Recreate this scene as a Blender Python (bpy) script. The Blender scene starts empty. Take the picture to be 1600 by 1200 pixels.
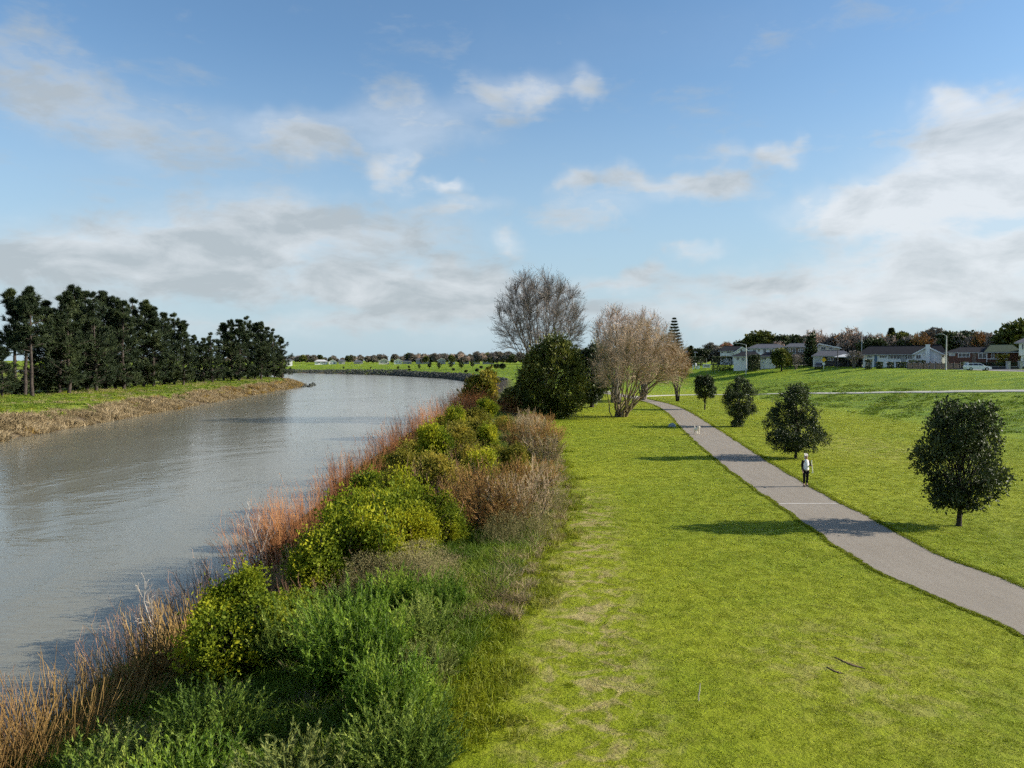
import bpy, math, random
import numpy as np
from mathutils import Vector

random.seed(7)
RNG = np.random.default_rng(11)
SC = bpy.context.scene
COL = SC.collection
R = math.radians

# ------------------------------------------------------------------ camera
F_PX, CX, CY, HOR, CAM_H = 1209.0, 800.0, 600.0, 563.0, 6.8
PITCH = math.atan((CY - HOR) / F_PX)
cam_d = bpy.data.cameras.new('camera')
cam_d.sensor_width = 36.0
cam_d.lens = 36.0 * F_PX / 1600.0
cam_d.clip_start = 0.2
cam_d.clip_end = 12000
cam = bpy.data.objects.new('camera', cam_d)
cam.location = (0, 0, CAM_H)
cam.rotation_euler = (R(90) - PITCH, 0, 0)
COL.objects.link(cam)
SC.camera = cam

def ray(px, py):
    u, v = (px - CX) / F_PX, (CY - py) / F_PX
    cp, sp = math.cos(PITCH), math.sin(PITCH)
    d = np.array([u, cp + v * sp, -sp + v * cp])
    return d / np.linalg.norm(d)

# ------------------------------------------------------------------ light
SUN_EL, SUN_AZ = R(25.0), R(88.0)          # azimuth clockwise from +Y: sun stands to the right of the view
sun_d = bpy.data.lights.new('sun', 'SUN')
sun_d.energy = 5.0
sun_d.angle = R(0.53)
sun_d.color = (1.0, 0.92, 0.80)
sun = bpy.data.objects.new('sun', sun_d)
sdir = Vector((math.sin(SUN_AZ) * math.cos(SUN_EL), math.cos(SUN_AZ) * math.cos(SUN_EL), math.sin(SUN_EL)))
sun.rotation_euler = sdir.to_track_quat('Z', 'Y').to_euler()
sun.location = (60, 0, 60)
COL.objects.link(sun)

SC.view_settings.view_transform = 'Standard'
SC.view_settings.look = 'None'
SC.view_settings.gamma = 1.0
SC.view_settings.use_curve_mapping = False
SC.view_settings.exposure = 0.85

SC.cycles.max_bounces = 5
SC.cycles.diffuse_bounces = 2
SC.cycles.glossy_bounces = 2
SC.cycles.transmission_bounces = 3
SC.cycles.transparent_max_bounces = 4
SC.cycles.caustics_reflective = False
SC.cycles.caustics_refractive = False
SC.cycles.use_denoising = False
SC.cycles.sample_clamp_indirect = 4.0
SC.cycles.use_adaptive_sampling = True
SC.cycles.adaptive_threshold = 0.025
SC.cycles.adaptive_min_samples = 10

# ---- world: clear Nishita sky with a broken cloud layer laid over it by direction
SKY_STRENGTH = 0.088
world = bpy.data.worlds.new('World')
SC.world = world
world.use_nodes = True
WT = world.node_tree
world.cycles.sampling_method = 'MANUAL'
world.cycles.sample_map_resolution = 256
for n in list(WT.nodes):
    WT.nodes.remove(n)

def N(nt, kind, **kw):
    n = nt.nodes.new(kind)
    for k, v in kw.items():
        setattr(n, k, v)
    return n

def M(nt, op, a, b=None, c=None, clamp=False):
    n = nt.nodes.new('ShaderNodeMath')
    n.operation = op
    n.use_clamp = clamp
    for i, v in enumerate((a, b, c)):
        if v is None:
            continue
        if isinstance(v, (int, float)):
            n.inputs[i].default_value = v
        else:
            nt.links.new(v, n.inputs[i])
    return n.outputs[0]

def RANGE(nt, v, a, b, lo=0.0, hi=1.0, smooth=True):
    n = nt.nodes.new('ShaderNodeMapRange')
    n.interpolation_type = 'SMOOTHSTEP' if smooth else 'LINEAR'
    n.inputs[1].default_value, n.inputs[2].default_value = a, b
    n.inputs[3].default_value, n.inputs[4].default_value = lo, hi
    nt.links.new(v, n.inputs[0])
    return n.outputs[0]

def MIX(nt, fac, a, b, blend='MIX'):
    n = nt.nodes.new('ShaderNodeMix')
    n.data_type = 'RGBA'
    n.blend_type = blend
    n.clamp_factor = True
    for s, v in ((n.inputs[0], fac), (n.inputs[6], a), (n.inputs[7], b)):
        if isinstance(v, (int, float)):
            s.default_value = v
        elif isinstance(v, tuple):
            s.default_value = (v[0], v[1], v[2], 1.0)
        else:
            nt.links.new(v, s)
    return n.outputs[2]

def NOISE(nt, vec, scale, detail=4.0, rough=0.55, dist=0.0, dim='3D'):
    n = nt.nodes.new('ShaderNodeTexNoise')
    n.noise_dimensions = dim
    n.inputs['Scale'].default_value = scale
    n.inputs['Detail'].default_value = detail
    n.inputs['Roughness'].default_value = rough
    n.inputs['Distortion'].default_value = dist
    if vec is not None:
        nt.links.new(vec, n.inputs['Vector'])
    return n.outputs[0]

def VMUL(nt, vec, k):
    n = nt.nodes.new('ShaderNodeVectorMath')
    n.operation = 'MULTIPLY'
    nt.links.new(vec, n.inputs[0])
    n.inputs[1].default_value = k
    return n.outputs[0]

sky = N(WT, 'ShaderNodeTexSky', sky_type='NISHITA', sun_disc=False)
sky.sun_elevation = SUN_EL
sky.sun_rotation = SUN_AZ
sky.altitude = 0.0
sky.air_density = 1.0
sky.dust_density = 0.6
sky.ozone_density = 1.6
gen = N(WT, 'ShaderNodeTexCoord').outputs['Generated']
sep = N(WT, 'ShaderNodeSeparateXYZ')
WT.links.new(gen, sep.inputs[0])
az = M(WT, 'ARCTAN2', sep.outputs[0], sep.outputs[1])
el = M(WT, 'ARCSINE', sep.outputs[2])
azel = N(WT, 'ShaderNodeCombineXYZ')
WT.links.new(az, azel.inputs[0]); WT.links.new(el, azel.inputs[1])
wn = N(WT, 'ShaderNodeTexNoise'); wn.inputs['Scale'].default_value = 7.0; wn.inputs['Detail'].default_value = 4.0; wn.inputs['Roughness'].default_value = 0.6
WT.links.new(gen, wn.inputs['Vector'])
wv = N(WT, 'ShaderNodeVectorMath', operation='MULTIPLY_ADD'); WT.links.new(wn.outputs['Color'], wv.inputs[0]); wv.inputs[1].default_value = (0.20, 0.11, 0.0); wv.inputs[2].default_value = (-0.10, -0.055, 0.0)
wa = N(WT, 'ShaderNodeVectorMath', operation='ADD'); WT.links.new(azel.outputs[0], wa.inputs[0]); WT.links.new(wv.outputs[0], wa.inputs[1])
azw = wa.outputs[0]
# clouds: pixel centre, half sizes in pixels, weight, whiteness (directions are worked out from the camera maths)
CLOUDS = [
    (70, 125, 180, 55, 0.48, 0.5), (290, 205, 290, 50, 0.56, 0.42), (640, 205, 130, 60, 0.76, 0.55), (460, 215, 90, 40, 0.5, 0.5),
    (790, 142, 100, 44, 0.80, 0.85), (908, 140, 42, 40, 0.66, 0.8), (480, 345, 300, 45, 0.80, 0.35), (450, 415, 440, 75, 0.95, 0.28),
    (130, 400, 240, 70, 0.80, 0.32), (660, 455, 210, 45, 0.80, 0.4), (60, 480, 220, 28, 0.5, 0.5),
    (1100, 303, 105, 28, 0.86, 0.80), (885, 292, 45, 32, 0.80, 0.7), (985, 292, 80, 26, 0.70, 0.7),
    (1150, 252, 75, 22, 0.60, 0.7), (1235, 242, 36, 20, 0.74, 0.9), (1540, 340, 250, 160, 0.82, 1.0), (1585, 235, 130, 90, 0.85, 1.0), (1440, 320, 170, 60, 0.6, 1.0),
    (1340, 320, 130, 45, 0.62, 0.95), (1080, 400, 60, 19, 0.85, 0.7), (1495, 158, 60, 26, 0.76, 0.95),
    (1380, 450, 360, 60, 0.66, 0.85), (970, 435, 100, 20, 0.70, 0.5), (805, 372, 36, 26, 0.80, 0.8),
    (700, 299, 44, 13, 0.92, 1.0), (622, 275, 48, 34, 0.66, 1.0), (720, 325, 110, 18, 0.7, 0.45), (940, 335, 110, 25, 0.50, 1.0),
    (560, 505, 260, 18, 0.52, 0.45), (1230, 445, 60, 12, 0.6, 0.3),
    (1000, 520, 900, 45, 0.36, 0.75), (900, 465, 420, 40, 0.40, 0.55), (1230, 490, 420, 32, 0.45, 0.6), (260, 520, 320, 22, 0.45, 0.45), (1000, 60, 500, 60, 0.14, 0.6), (300, 300, 260, 70, 0.25, 0.5),
]
acc, wht = None, None
for (px, py, rx, ry, amp, wh) in CLOUDS:
    d = ray(px, py)
    a0, e0 = math.atan2(d[0], d[1]), math.asin(d[2])
    ra, re = rx / F_PX, ry / F_PX
    vm = N(WT, 'ShaderNodeVectorMath', operation='MULTIPLY_ADD')
    WT.links.new(azw, vm.inputs[0])
    vm.inputs[1].default_value = (1 / ra, 1 / re, 0)
    vm.inputs[2].default_value = (-a0 / ra, -e0 / re, 0)
    ln = N(WT, 'ShaderNodeVectorMath', operation='LENGTH')
    WT.links.new(vm.outputs[0], ln.inputs[0])
    msk = RANGE(WT, ln.outputs['Value'], 1.25, 0.15)
    acc = M(WT, 'MULTIPLY', msk, amp) if acc is None else M(WT, 'MULTIPLY_ADD', msk, amp, acc)
    wht = M(WT, 'MULTIPLY', msk, amp * wh) if wht is None else M(WT, 'MULTIPLY_ADD', msk, amp * wh, wht)
white = M(WT, 'DIVIDE', wht, M(WT, 'MAXIMUM', acc, 0.05), clamp=True)
vst = VMUL(WT, gen, (1.0, 1.0, 2.6))
n_big = NOISE(WT, vst, 2.2, 3.0, 0.5)
n_mid = NOISE(WT, vst, 9.0, 7.0, 0.60, 0.3)
n_fin = NOISE(WT, vst, 30.0, 4.0, 0.6, 0.6)
# the same kind of broken cloud goes on around and above the view
outside = M(WT, 'MAXIMUM', RANGE(WT, M(WT, 'ABSOLUTE', az), 0.60, 0.85), RANGE(WT, el, 0.46, 0.70))
general = M(WT, 'MULTIPLY', RANGE(WT, n_big, 0.42, 0.66), M(WT, 'MULTIPLY_ADD', outside, 0.75, 0.06))
cover = M(WT, 'ADD', acc, general)
dens = M(WT, 'ADD', cover, M(WT, 'MULTIPLY_ADD', n_mid, 2.3, -1.15))
dens = M(WT, 'ADD', dens, M(WT, 'MULTIPLY_ADD', n_fin, 0.5, -0.25))
fac = RANGE(WT, dens, 0.15, 1.15, 0.0, 0.84)
veil = M(WT, 'MULTIPLY', RANGE(WT, cover, 0.0, 0.9), 0.34)
fac = M(WT, 'MAXIMUM', fac, veil)
grey = (0.262 / SKY_STRENGTH, 0.288 / SKY_STRENGTH, 0.305 / SKY_STRENGTH)
whit = (0.46 / SKY_STRENGTH, 0.475 / SKY_STRENGTH, 0.49 / SKY_STRENGTH)
shade = M(WT, 'ADD', M(WT, 'MULTIPLY', white, 0.82), M(WT, 'MULTIPLY_ADD', n_mid, -3.0, 1.50), clamp=True)
ccol = MIX(WT, shade, grey, whit)
tint = MIX(WT, 1.0, sky.outputs[0], (0.80, 0.98, 1.08), 'MULTIPLY')
tint = MIX(WT, M(WT, 'MULTIPLY', RANGE(WT, el, 0.40, -0.02), 0.88), tint, (0.265 / SKY_STRENGTH, 0.345 / SKY_STRENGTH, 0.405 / SKY_STRENGTH))
final = MIX(WT, fac, tint, ccol)
bg = N(WT, 'ShaderNodeBackground')
bg.inputs['Strength'].default_value = SKY_STRENGTH
WT.links.new(final, bg.inputs['Color'])
wo = N(WT, 'ShaderNodeOutputWorld')
WT.links.new(bg.outputs[0], wo.inputs[0])

# ------------------------------------------------------------------ materials
def new_mat(name):
    m = bpy.data.materials.new(name)
    m.use_nodes = True
    nt = m.node_tree
    for n in list(nt.nodes):
        nt.nodes.remove(n)
    out = N(nt, 'ShaderNodeOutputMaterial')
    return m, nt, out

def world_pos(nt):
    return N(nt, 'ShaderNodeNewGeometry').outputs['Position']

def principled(nt, out, col, rough=0.7, spec=0.3, metal=0.0, normal=None):
    b = N(nt, 'ShaderNodeBsdfPrincipled')
    if isinstance(col, tuple):
        b.inputs['Base Color'].default_value = (col[0], col[1], col[2], 1)
    else:
        nt.links.new(col, b.inputs['Base Color'])
    if isinstance(rough, (int, float)):
        b.inputs['Roughness'].default_value = rough
    else:
        nt.links.new(rough, b.inputs['Roughness'])
    b.inputs['Specular IOR Level'].default_value = spec
    b.inputs['Metallic'].default_value = metal
    if normal is not None:
        nt.links.new(normal, b.inputs['Normal'])
    nt.links.new(b.outputs[0], out.inputs[0])
    return b

def BUMP(nt, h, strength=0.4, dist=0.05):
    b = N(nt, 'ShaderNodeBump')
    b.inputs['Strength'].default_value = strength
    b.inputs['Distance'].default_value = dist
    nt.links.new(h, b.inputs['Height'])
    return b.outputs[0]

def solid(name, col, rough=0.6, spec=0.3, var=0.12, scale=3.0, metal=0.0, bump=0.0):
    """paint, plaster, bark ...: one colour with a little mottling"""
    m, nt, out = new_mat(name)
    p = N(nt, 'ShaderNodeTexCoord').outputs['Object']
    n1 = NOISE(nt, p, scale, 5.0, 0.6)
    c = MIX(nt, RANGE(nt, n1, 0.3, 0.7), tuple(x * (1 - var) for x in col), tuple(min(1, x * (1 + var)) for x in col))
    nr = BUMP(nt, NOISE(nt, p, scale * 6, 4.0, 0.6), bump, 0.03) if bump else None
    principled(nt, out, c, rough, spec, metal, nr)
    return m

def foliage(name, c_dark, c_mid, c_light, trans=0.25, rough=0.5, spec=0.3, patch=0.6):
    """leaves: colour by leaf (attribute rnd) and by patch of the plant, a little light passing through"""
    m, nt, out = new_mat(name)
    at = N(nt, 'ShaderNodeAttribute', attribute_name='rnd').outputs['Fac']
    pn = NOISE(nt, world_pos(nt), patch, 2.0, 0.5)
    f = M(nt, 'ADD', M(nt, 'MULTIPLY', at, 0.55), M(nt, 'MULTIPLY_ADD', pn, 2.0, -0.78))
    c = MIX(nt, RANGE(nt, f, 0.0, 0.5, smooth=False), c_dark, c_mid)
    c = MIX(nt, RANGE(nt, f, 0.5, 1.0, smooth=False), c, c_light)
    b = N(nt, 'ShaderNodeBsdfPrincipled')
    nt.links.new(c, b.inputs['Base Color'])
    b.inputs['Roughness'].default_value = rough
    b.inputs['Specular IOR Level'].default_value = spec
    if trans > 0:
        t = N(nt, 'ShaderNodeBsdfTranslucent')
        nt.links.new(c, t.inputs['Color'])
        mx = N(nt, 'ShaderNodeMixShader')
        mx.inputs[0].default_value = trans
        nt.links.new(b.outputs[0], mx.inputs[1]); nt.links.new(t.outputs[0], mx.inputs[2])
        nt.links.new(mx.outputs[0], out.inputs[0])
    else:
        nt.links.new(b.outputs[0], out.inputs[0])
    return m

def lawn_colour(nt):
    """mown lawn: yellow-green with greener drifts, worn dry patches; same field for the soil sheet and the blades"""
    p = world_pos(nt)
    flat = VMUL(nt, p, (1, 1, 0))
    big = NOISE(nt, flat, 0.06, 3.0, 0.55)
    mid = NOISE(nt, flat, 0.45, 4.0, 0.6)
    fin = NOISE(nt, flat, 3.5, 3.0, 0.6)
    c = MIX(nt, RANGE(nt, M(nt, 'ADD', M(nt, 'MULTIPLY', big, 0.6), M(nt, 'MULTIPLY', mid, 0.4)), 0.38, 0.62),
            (0.162, 0.208, 0.007), (0.226, 0.256, 0.011))
    c = MIX(nt, M(nt, 'MULTIPLY', RANGE(nt, fin, 0.45, 0.75), 0.5), c, (0.245, 0.250, 0.028))
    # worn straw patches along the bank edge and in the middle of the near lawn
    sx = N(nt, 'ShaderNodeSeparateXYZ'); nt.links.new(p, sx.inputs[0])
    e1 = M(nt, 'ABSOLUTE', M(nt, 'SUBTRACT', sx.outputs[0], M(nt, 'MULTIPLY_ADD', sx.outputs[1], 0.085, 0.25)))
    edge = M(nt, 'MULTIPLY', RANGE(nt, e1, 2.2, 0.2), RANGE(nt, sx.outputs[1], 46, 34))
    e2 = M(nt, 'POWER', M(nt, 'ADD', M(nt, 'POWER', M(nt, 'DIVIDE', M(nt, 'SUBTRACT', sx.outputs[0], 7.6), 3.2), 2.0),
                           M(nt, 'POWER', M(nt, 'DIVIDE', M(nt, 'SUBTRACT', sx.outputs[1], 17.0), 4.5), 2.0)), 0.5)
    worn = M(nt, 'MAXIMUM', edge, M(nt, 'MULTIPLY', RANGE(nt, e2, 1.1, 0.2), 0.5))
    e3 = M(nt, 'POWER', M(nt, 'ADD', M(nt, 'POWER', M(nt, 'DIVIDE', M(nt, 'SUBTRACT', sx.outputs[0], 27.0), 7.0), 2.0),
                           M(nt, 'POWER', M(nt, 'DIVIDE', M(nt, 'SUBTRACT', sx.outputs[1], 62.0), 16.0), 2.0)), 0.5)
    worn = M(nt, 'MAXIMUM', worn, M(nt, 'MULTIPLY', RANGE(nt, e3, 1.1, 0.2), 0.45))
    dryn = NOISE(nt, flat, 1.3, 5.0, 0.65, 0.8)
    dry = M(nt, 'MULTIPLY', worn, RANGE(nt, dryn, 0.45, 0.63))
    dry = M(nt, 'MAXIMUM', dry, M(nt, 'MULTIPLY', RANGE(nt, dryn, 0.64, 0.80), 0.55))
    c = MIX(nt, M(nt, 'MULTIPLY', dry, 0.85), c, (0.36, 0.29, 0.125))
    return c

def make_lawn_mats():
    # blades
    m, nt, out = new_mat('lawn_blades')
    c = lawn_colour(nt)
    at = N(nt, 'ShaderNodeAttribute', attribute_name='rnd').outputs['Fac']
    c = MIX(nt, at, MIX(nt, 1.0, c, (0.72, 0.78, 0.7), 'MULTIPLY'), MIX(nt, 1.0, c, (1.22, 1.15, 1.1), 'MULTIPLY'))
    b = N(nt, 'ShaderNodeBsdfPrincipled')
    nt.links.new(c, b.inputs['Base Color'])
    b.inputs['Roughness'].default_value = 0.55
    b.inputs['Specular IOR Level'].default_value = 0.2
    t = N(nt, 'ShaderNodeBsdfTranslucent'); nt.links.new(c, t.inputs['Color'])
    mx = N(nt, 'ShaderNodeMixShader'); mx.inputs[0].default_value = 0.3
    nt.links.new(b.outputs[0], mx.inputs[1]); nt.links.new(t.outputs[0], mx.inputs[2])
    nt.links.new(mx.outputs[0], out.inputs[0])
    # ground sheet
    g, nt, out = new_mat('ground')
    c = lawn_colour(nt)
    p = world_pos(nt)
    bank = N(nt, 'ShaderNodeAttribute', attribute_name='bank').outputs['Fac']
    rough = N(nt, 'ShaderNodeAttribute', attribute_name='rough').outputs['Fac']
    lush = N(nt, 'ShaderNodeAttribute', attribute_name='lush').outputs['Fac']
    c = MIX(nt, lush, c, MIX(nt, RANGE(nt, NOISE(nt, p, 0.25, 4.0, 0.6), 0.35, 0.65), (0.115, 0.188, 0.010), (0.200, 0.262, 0.014)))
    tuft = NOISE(nt, VMUL(nt, p, (0.35, 1.0, 1.0)), 1.4, 5.0, 0.65)
    c = MIX(nt, M(nt, 'MULTIPLY', rough, RANGE(nt, tuft, 0.48, 0.60)), c, (0.075, 0.120, 0.010))
    mud = MIX(nt, NOISE(nt, p, 1.2, 5.0, 0.6), (0.055, 0.042, 0.028), (0.15, 0.115, 0.07))
    c = MIX(nt, bank, c, mud)
    h = M(nt, 'ADD', NOISE(nt, p, 5.0, 6.0, 0.7), M(nt, 'MULTIPLY', NOISE(nt, VMUL(nt, p, (0.6, 1, 1)), 1.1, 4.0, 0.6), 1.5))
    principled(nt, out, c, 0.85, 0.12, 0, BUMP(nt, h, 0.75, 0.16))
    return m, g
MAT_BLADE, MAT_GROUND = make_lawn_mats()

def make_water():
    m, nt, out = new_mat('river_water')
    p = world_pos(nt)
    big = NOISE(nt, VMUL(nt, p, (0.06, 0.02, 0)), 1.0, 3.0, 0.5, 0.6)
    c = MIX(nt, RANGE(nt, big, 0.3, 0.7), (0.152, 0.143, 0.104), (0.176, 0.166, 0.123))
    # current: ripples stretched across the flow, smoother slicks between
    w1 = NOISE(nt, VMUL(nt, p, (0.9, 2.2, 0)), 1.0, 2.0, 0.55, 0.4)
    w2 = NOISE(nt, VMUL(nt, p, (2.2, 6.0, 0)), 1.0, 3.0, 0.6, 0.3)
    w3 = NOISE(nt, VMUL(nt, p, (0.16, 0.45, 0)), 1.0, 3.0, 0.5, 1.0)
    slick = RANGE(nt, NOISE(nt, VMUL(nt, p, (0.07, 0.035, 0)), 1.0, 4.0, 0.6, 1.2), 0.40, 0.66, 0.12, 1.0)
    h = M(nt, 'ADD', M(nt, 'MULTIPLY', w1, 0.5), M(nt, 'ADD', M(nt, 'MULTIPLY', w2, 0.07), M(nt, 'MULTIPLY', w3, 1.1)))
    h = M(nt, 'MULTIPLY', h, slick)
    b = principled(nt, out, c, 0.15, 0.5, 0, BUMP(nt, h, 0.24, 0.20))
    b.inputs['IOR'].default_value = 1.33
    return m
MAT_WATER = make_water()

def make_asphalt():
    m, nt, out = new_mat('path_asphalt')
    p = world_pos(nt)
    g = NOISE(nt, p, 90, 3.0, 0.7)
    l = NOISE(nt, VMUL(nt, p, (2.6, 0.35, 1)), 1.0, 5.0, 0.65)
    s = NOISE(nt, p, 0.7, 5.0, 0.6)
    c = MIX(nt, RANGE(nt, l, 0.30, 0.70), (0.212, 0.183, 0.146), (0.242, 0.211, 0.171))
    c = MIX(nt, M(nt, 'MULTIPLY', RANGE(nt, g, 0.55, 0.75), 0.2), c, (0.34, 0.325, 0.31))
    c = MIX(nt, M(nt, 'MULTIPLY', RANGE(nt, s, 0.60, 0.74), 0.4), c, (0.12, 0.11, 0.10))
    principled(nt, out, c, 0.85, 0.2, 0, BUMP(nt, g, 0.3, 0.006))
    return m
MAT_ASPHALT = make_asphalt()
MAT_GRAVEL = solid('pale_limestone_path', (0.46, 0.44, 0.38), 0.9, 0.1, 0.15, 2.0)
MAT_CONCRETE = solid('joint_concrete', (0.46, 0.43, 0.39), 0.85, 0.2, 0.15, 6.0)
MAT_ROAD = solid('street_asphalt', (0.10, 0.10, 0.10), 0.9, 0.2, 0.15, 1.0)
MAT_ROCK = solid('riprap_rock', (0.055, 0.060, 0.052), 0.9, 0.2, 0.35, 0.6, 0, 0.4)

MAT_BARK_DARK = solid('dark_bark', (0.045, 0.038, 0.032), 0.9, 0.1, 0.3, 4.0, 0, 0.6)
MAT_BARK_PINE = solid('pine_bark', (0.055, 0.045, 0.038), 0.9, 0.1, 0.35, 2.0, 0, 0.6)
MAT_BARK_GREY = solid('grey_bark', (0.19, 0.165, 0.14), 0.9, 0.1, 0.25, 3.0, 0, 0.4)
MAT_BARK_WILLOW = solid('willow_bark', (0.19, 0.145, 0.09), 0.9, 0.1, 0.25, 3.0, 0, 0.4)
MAT_TWIG_PINK = solid('pinkish_twigs', (0.50, 0.38, 0.30), 0.85, 0.1, 0.25, 1.0)
MAT_TWIG_GREY = solid('grey_twigs', (0.23, 0.20, 0.18), 0.85, 0.1, 0.25, 1.0)
MAT_TWIG_TAN = solid('tan_twigs', (0.43, 0.325, 0.215), 0.85, 0.1, 0.25, 1.0)
MAT_TWIG_BROWN = solid('brown_twigs', (0.33, 0.185, 0.068), 0.85, 0.1, 0.3, 1.0)
MAT_TWIG_RUSSET = foliage('russet_stems', (0.16, 0.062, 0.026), (0.30, 0.122, 0.044), (0.43, 0.22, 0.085), 0.0, 0.7, 0.15, 0.5)
MAT_TWIG_ROSE = foliage('rose_stems', (0.19, 0.095, 0.055), (0.32, 0.18, 0.11), (0.43, 0.30, 0.19), 0.0, 0.7, 0.15, 0.5)
MAT_REED = foliage('yellow_stems', (0.17, 0.10, 0.035), (0.32, 0.20, 0.065), (0.45, 0.31, 0.12), 0.0, 0.7, 0.15, 0.5)
MAT_BLEACHED = solid('bleached_wood', (0.52, 0.46, 0.38), 0.9, 0.1, 0.2, 4.0)
MAT_LEAF_STREET = foliage('dark_glossy_leaves', (0.014, 0.024, 0.008), (0.032, 0.048, 0.014), (0.105, 0.125, 0.045), 0.15, 0.5, 0.25, 0.8)
MAT_PINE = foliage('pine_needles', (0.014, 0.024, 0.011), (0.030, 0.046, 0.018), (0.078, 0.098, 0.034), 0.08, 0.6, 0.2, 0.2)
MAT_TOTARA = foliage('olive_evergreen', (0.030, 0.042, 0.010), (0.092, 0.108, 0.020), (0.240, 0.235, 0.045), 0.12, 0.55, 0.25, 0.4)
MAT_LEAF_DARK = foliage('dark_leaves', (0.028, 0.040, 0.015), (0.052, 0.070, 0.025), (0.105, 0.122, 0.045), 0.12, 0.5, 0.3, 0.2)
MAT_LEAF_YELLOW = foliage('yellow_green_leaves', (0.060, 0.100, 0.008), (0.205, 0.245, 0.014), (0.450, 0.420, 0.020), 0.38, 0.6, 0.12, 0.7)
MAT_LEAF_OLIVE = foliage('olive_leaves', (0.080, 0.090, 0.012), (0.215, 0.195, 0.024), (0.420, 0.320, 0.045), 0.36, 0.6, 0.12, 0.6)
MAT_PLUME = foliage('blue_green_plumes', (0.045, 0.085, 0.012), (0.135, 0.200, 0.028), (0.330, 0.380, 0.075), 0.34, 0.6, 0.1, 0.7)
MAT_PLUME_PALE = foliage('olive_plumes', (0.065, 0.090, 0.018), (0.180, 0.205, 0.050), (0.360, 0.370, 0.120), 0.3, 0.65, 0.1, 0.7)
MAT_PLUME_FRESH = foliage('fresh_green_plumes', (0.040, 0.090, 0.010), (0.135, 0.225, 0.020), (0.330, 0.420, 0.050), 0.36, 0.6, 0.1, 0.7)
MAT_DRY = foliage('dry_weeds', (0.11, 0.105, 0.040), (0.23, 0.20, 0.085), (0.37, 0.32, 0.16), 0.1, 0.8, 0.1, 0.5)
MAT_DRY_BROWN = foliage('brown_dry_leaves', (0.13, 0.085, 0.022), (0.29, 0.185, 0.050), (0.44, 0.32, 0.09), 0.28, 0.8, 0.1, 0.5)
MAT_GRASS_LUSH = foliage('lush_grass', (0.055, 0.100, 0.008), (0.125, 0.190, 0.014), (0.260, 0.300, 0.035), 0.3, 0.55, 0.2, 0.3)
MAT_GRASS_STRAW = foliage('straw_grass', (0.15, 0.115, 0.060), (0.29, 0.22, 0.12), (0.45, 0.36, 0.22), 0.15, 0.8, 0.1, 0.4)
MAT_FAR_BROWN = foliage('far_brown_trees', (0.110, 0.096, 0.076), (0.18, 0.158, 0.125), (0.27, 0.24, 0.19), 0.1, 0.8, 0.1, 0.1)

MAT_STEM_GREEN = solid('green_stems', (0.10, 0.14, 0.05), 0.8, 0.1, 0.2, 3.0)
# ------------------------------------------------------------------ mesh helpers
def mesh_np(name, V, faces, mat=None, rnd=None, smooth=False, attrs=None):
    """faces: list of int arrays of shape (n,3) or (n,4); rnd: one value per vertex"""
    me = bpy.data.meshes.new(name)
    V = np.asarray(V, dtype=np.float32)
    faces = [np.asarray(f, dtype=np.int32) for f in faces if len(f)]
    nl = sum(f.size for f in faces)
    npoly = sum(len(f) for f in faces)
    me.vertices.add(len(V)); me.vertices.foreach_set('co', V.ravel())
    me.loops.add(nl); me.polygons.add(npoly)
    me.loops.foreach_set('vertex_index', np.concatenate([f.ravel() for f in faces]))
    tot = np.concatenate([np.full(len(f), f.shape[1], np.int32) for f in faces])
    start = np.concatenate([[0], np.cumsum(tot)[:-1]]).astype(np.int32)
    me.polygons.foreach_set('loop_start', start)
    me.polygons.foreach_set('use_smooth', np.full(npoly, bool(smooth)))
    me.update(calc_edges=True)
    me.validate(clean_customdata=False)
    A = dict(attrs or {})
    if rnd is not None:
        A['rnd'] = rnd
    for k, v in A.items():
        at = me.attributes.new(k, 'FLOAT', 'POINT')
        at.data.foreach_set('value', np.asarray(v, np.float32))
    if mat:
        me.materials.append(mat)
    return me

class Geo:
    """collects pieces of one mesh"""
    def __init__(s):
        s.V, s.T, s.Q, s.r, s.n = [], [], [], [], 0
    def add(s, V, T=None, Q=None, r=None):
        V = np.asarray(V, float).reshape(-1, 3)
        if T is not None and len(T):
            s.T.append(np.asarray(T, int) + s.n)
        if Q is not None and len(Q):
            s.Q.append(np.asarray(Q, int) + s.n)
        s.V.append(V)
        s.r.append(np.full(len(V), 0.5) if r is None else np.broadcast_to(r, (len(V),)).astype(float))
        s.n += len(V)
    def box(s, x0, x1, y0, y1, z0, z1):
        V = [(x, y, z) for z in (z0, z1) for (x, y) in ((x0, y0), (x1, y0), (x1, y1), (x0, y1))]
        s.add(V, Q=[(3, 2, 1, 0), (4, 5, 6, 7), (0, 1, 5, 4), (1, 2, 6, 5), (2, 3, 7, 6), (3, 0, 4, 7)])
    def prism(s, pts, y0, y1):
        """pts: outline in xz, extruded along y"""
        n = len(pts)
        V = [(x, y0, z) for x, z in pts] + [(x, y1, z) for x, z in pts]
        s.add(V, Q=[(i, (i + 1) % n, n + (i + 1) % n, n + i) for i in range(n)],
              T=[(0, i + 1, i) for i in range(1, n - 1)] + [(n, n + i, n + i + 1) for i in range(1, n - 1)])
    def mesh(s, name, mat=None, smooth=False):
        f = []
        if s.T: f.append(np.concatenate(s.T))
        if s.Q: f.append(np.concatenate(s.Q))
        return mesh_np(name, np.concatenate(s.V), f, mat, np.concatenate(s.r), smooth)

def obj(name, me, parent=None, loc=(0, 0, 0), rz=0.0, label=None, cat=None, group=None, kind=None):
    o = bpy.data.objects.new(name, me)
    o.location = loc
    o.rotation_euler = (0, 0, rz)
    COL.objects.link(o)
    if parent is not None:
        o.parent = parent
    if label: o['label'] = label
    if cat: o['category'] = cat
    if group: o['group'] = group
    if kind: o['kind'] = kind
    return o

def thing(name, label, cat, loc, rz=0.0, group=None):
    return obj(name, None, None, loc, rz, label, cat, group)

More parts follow.
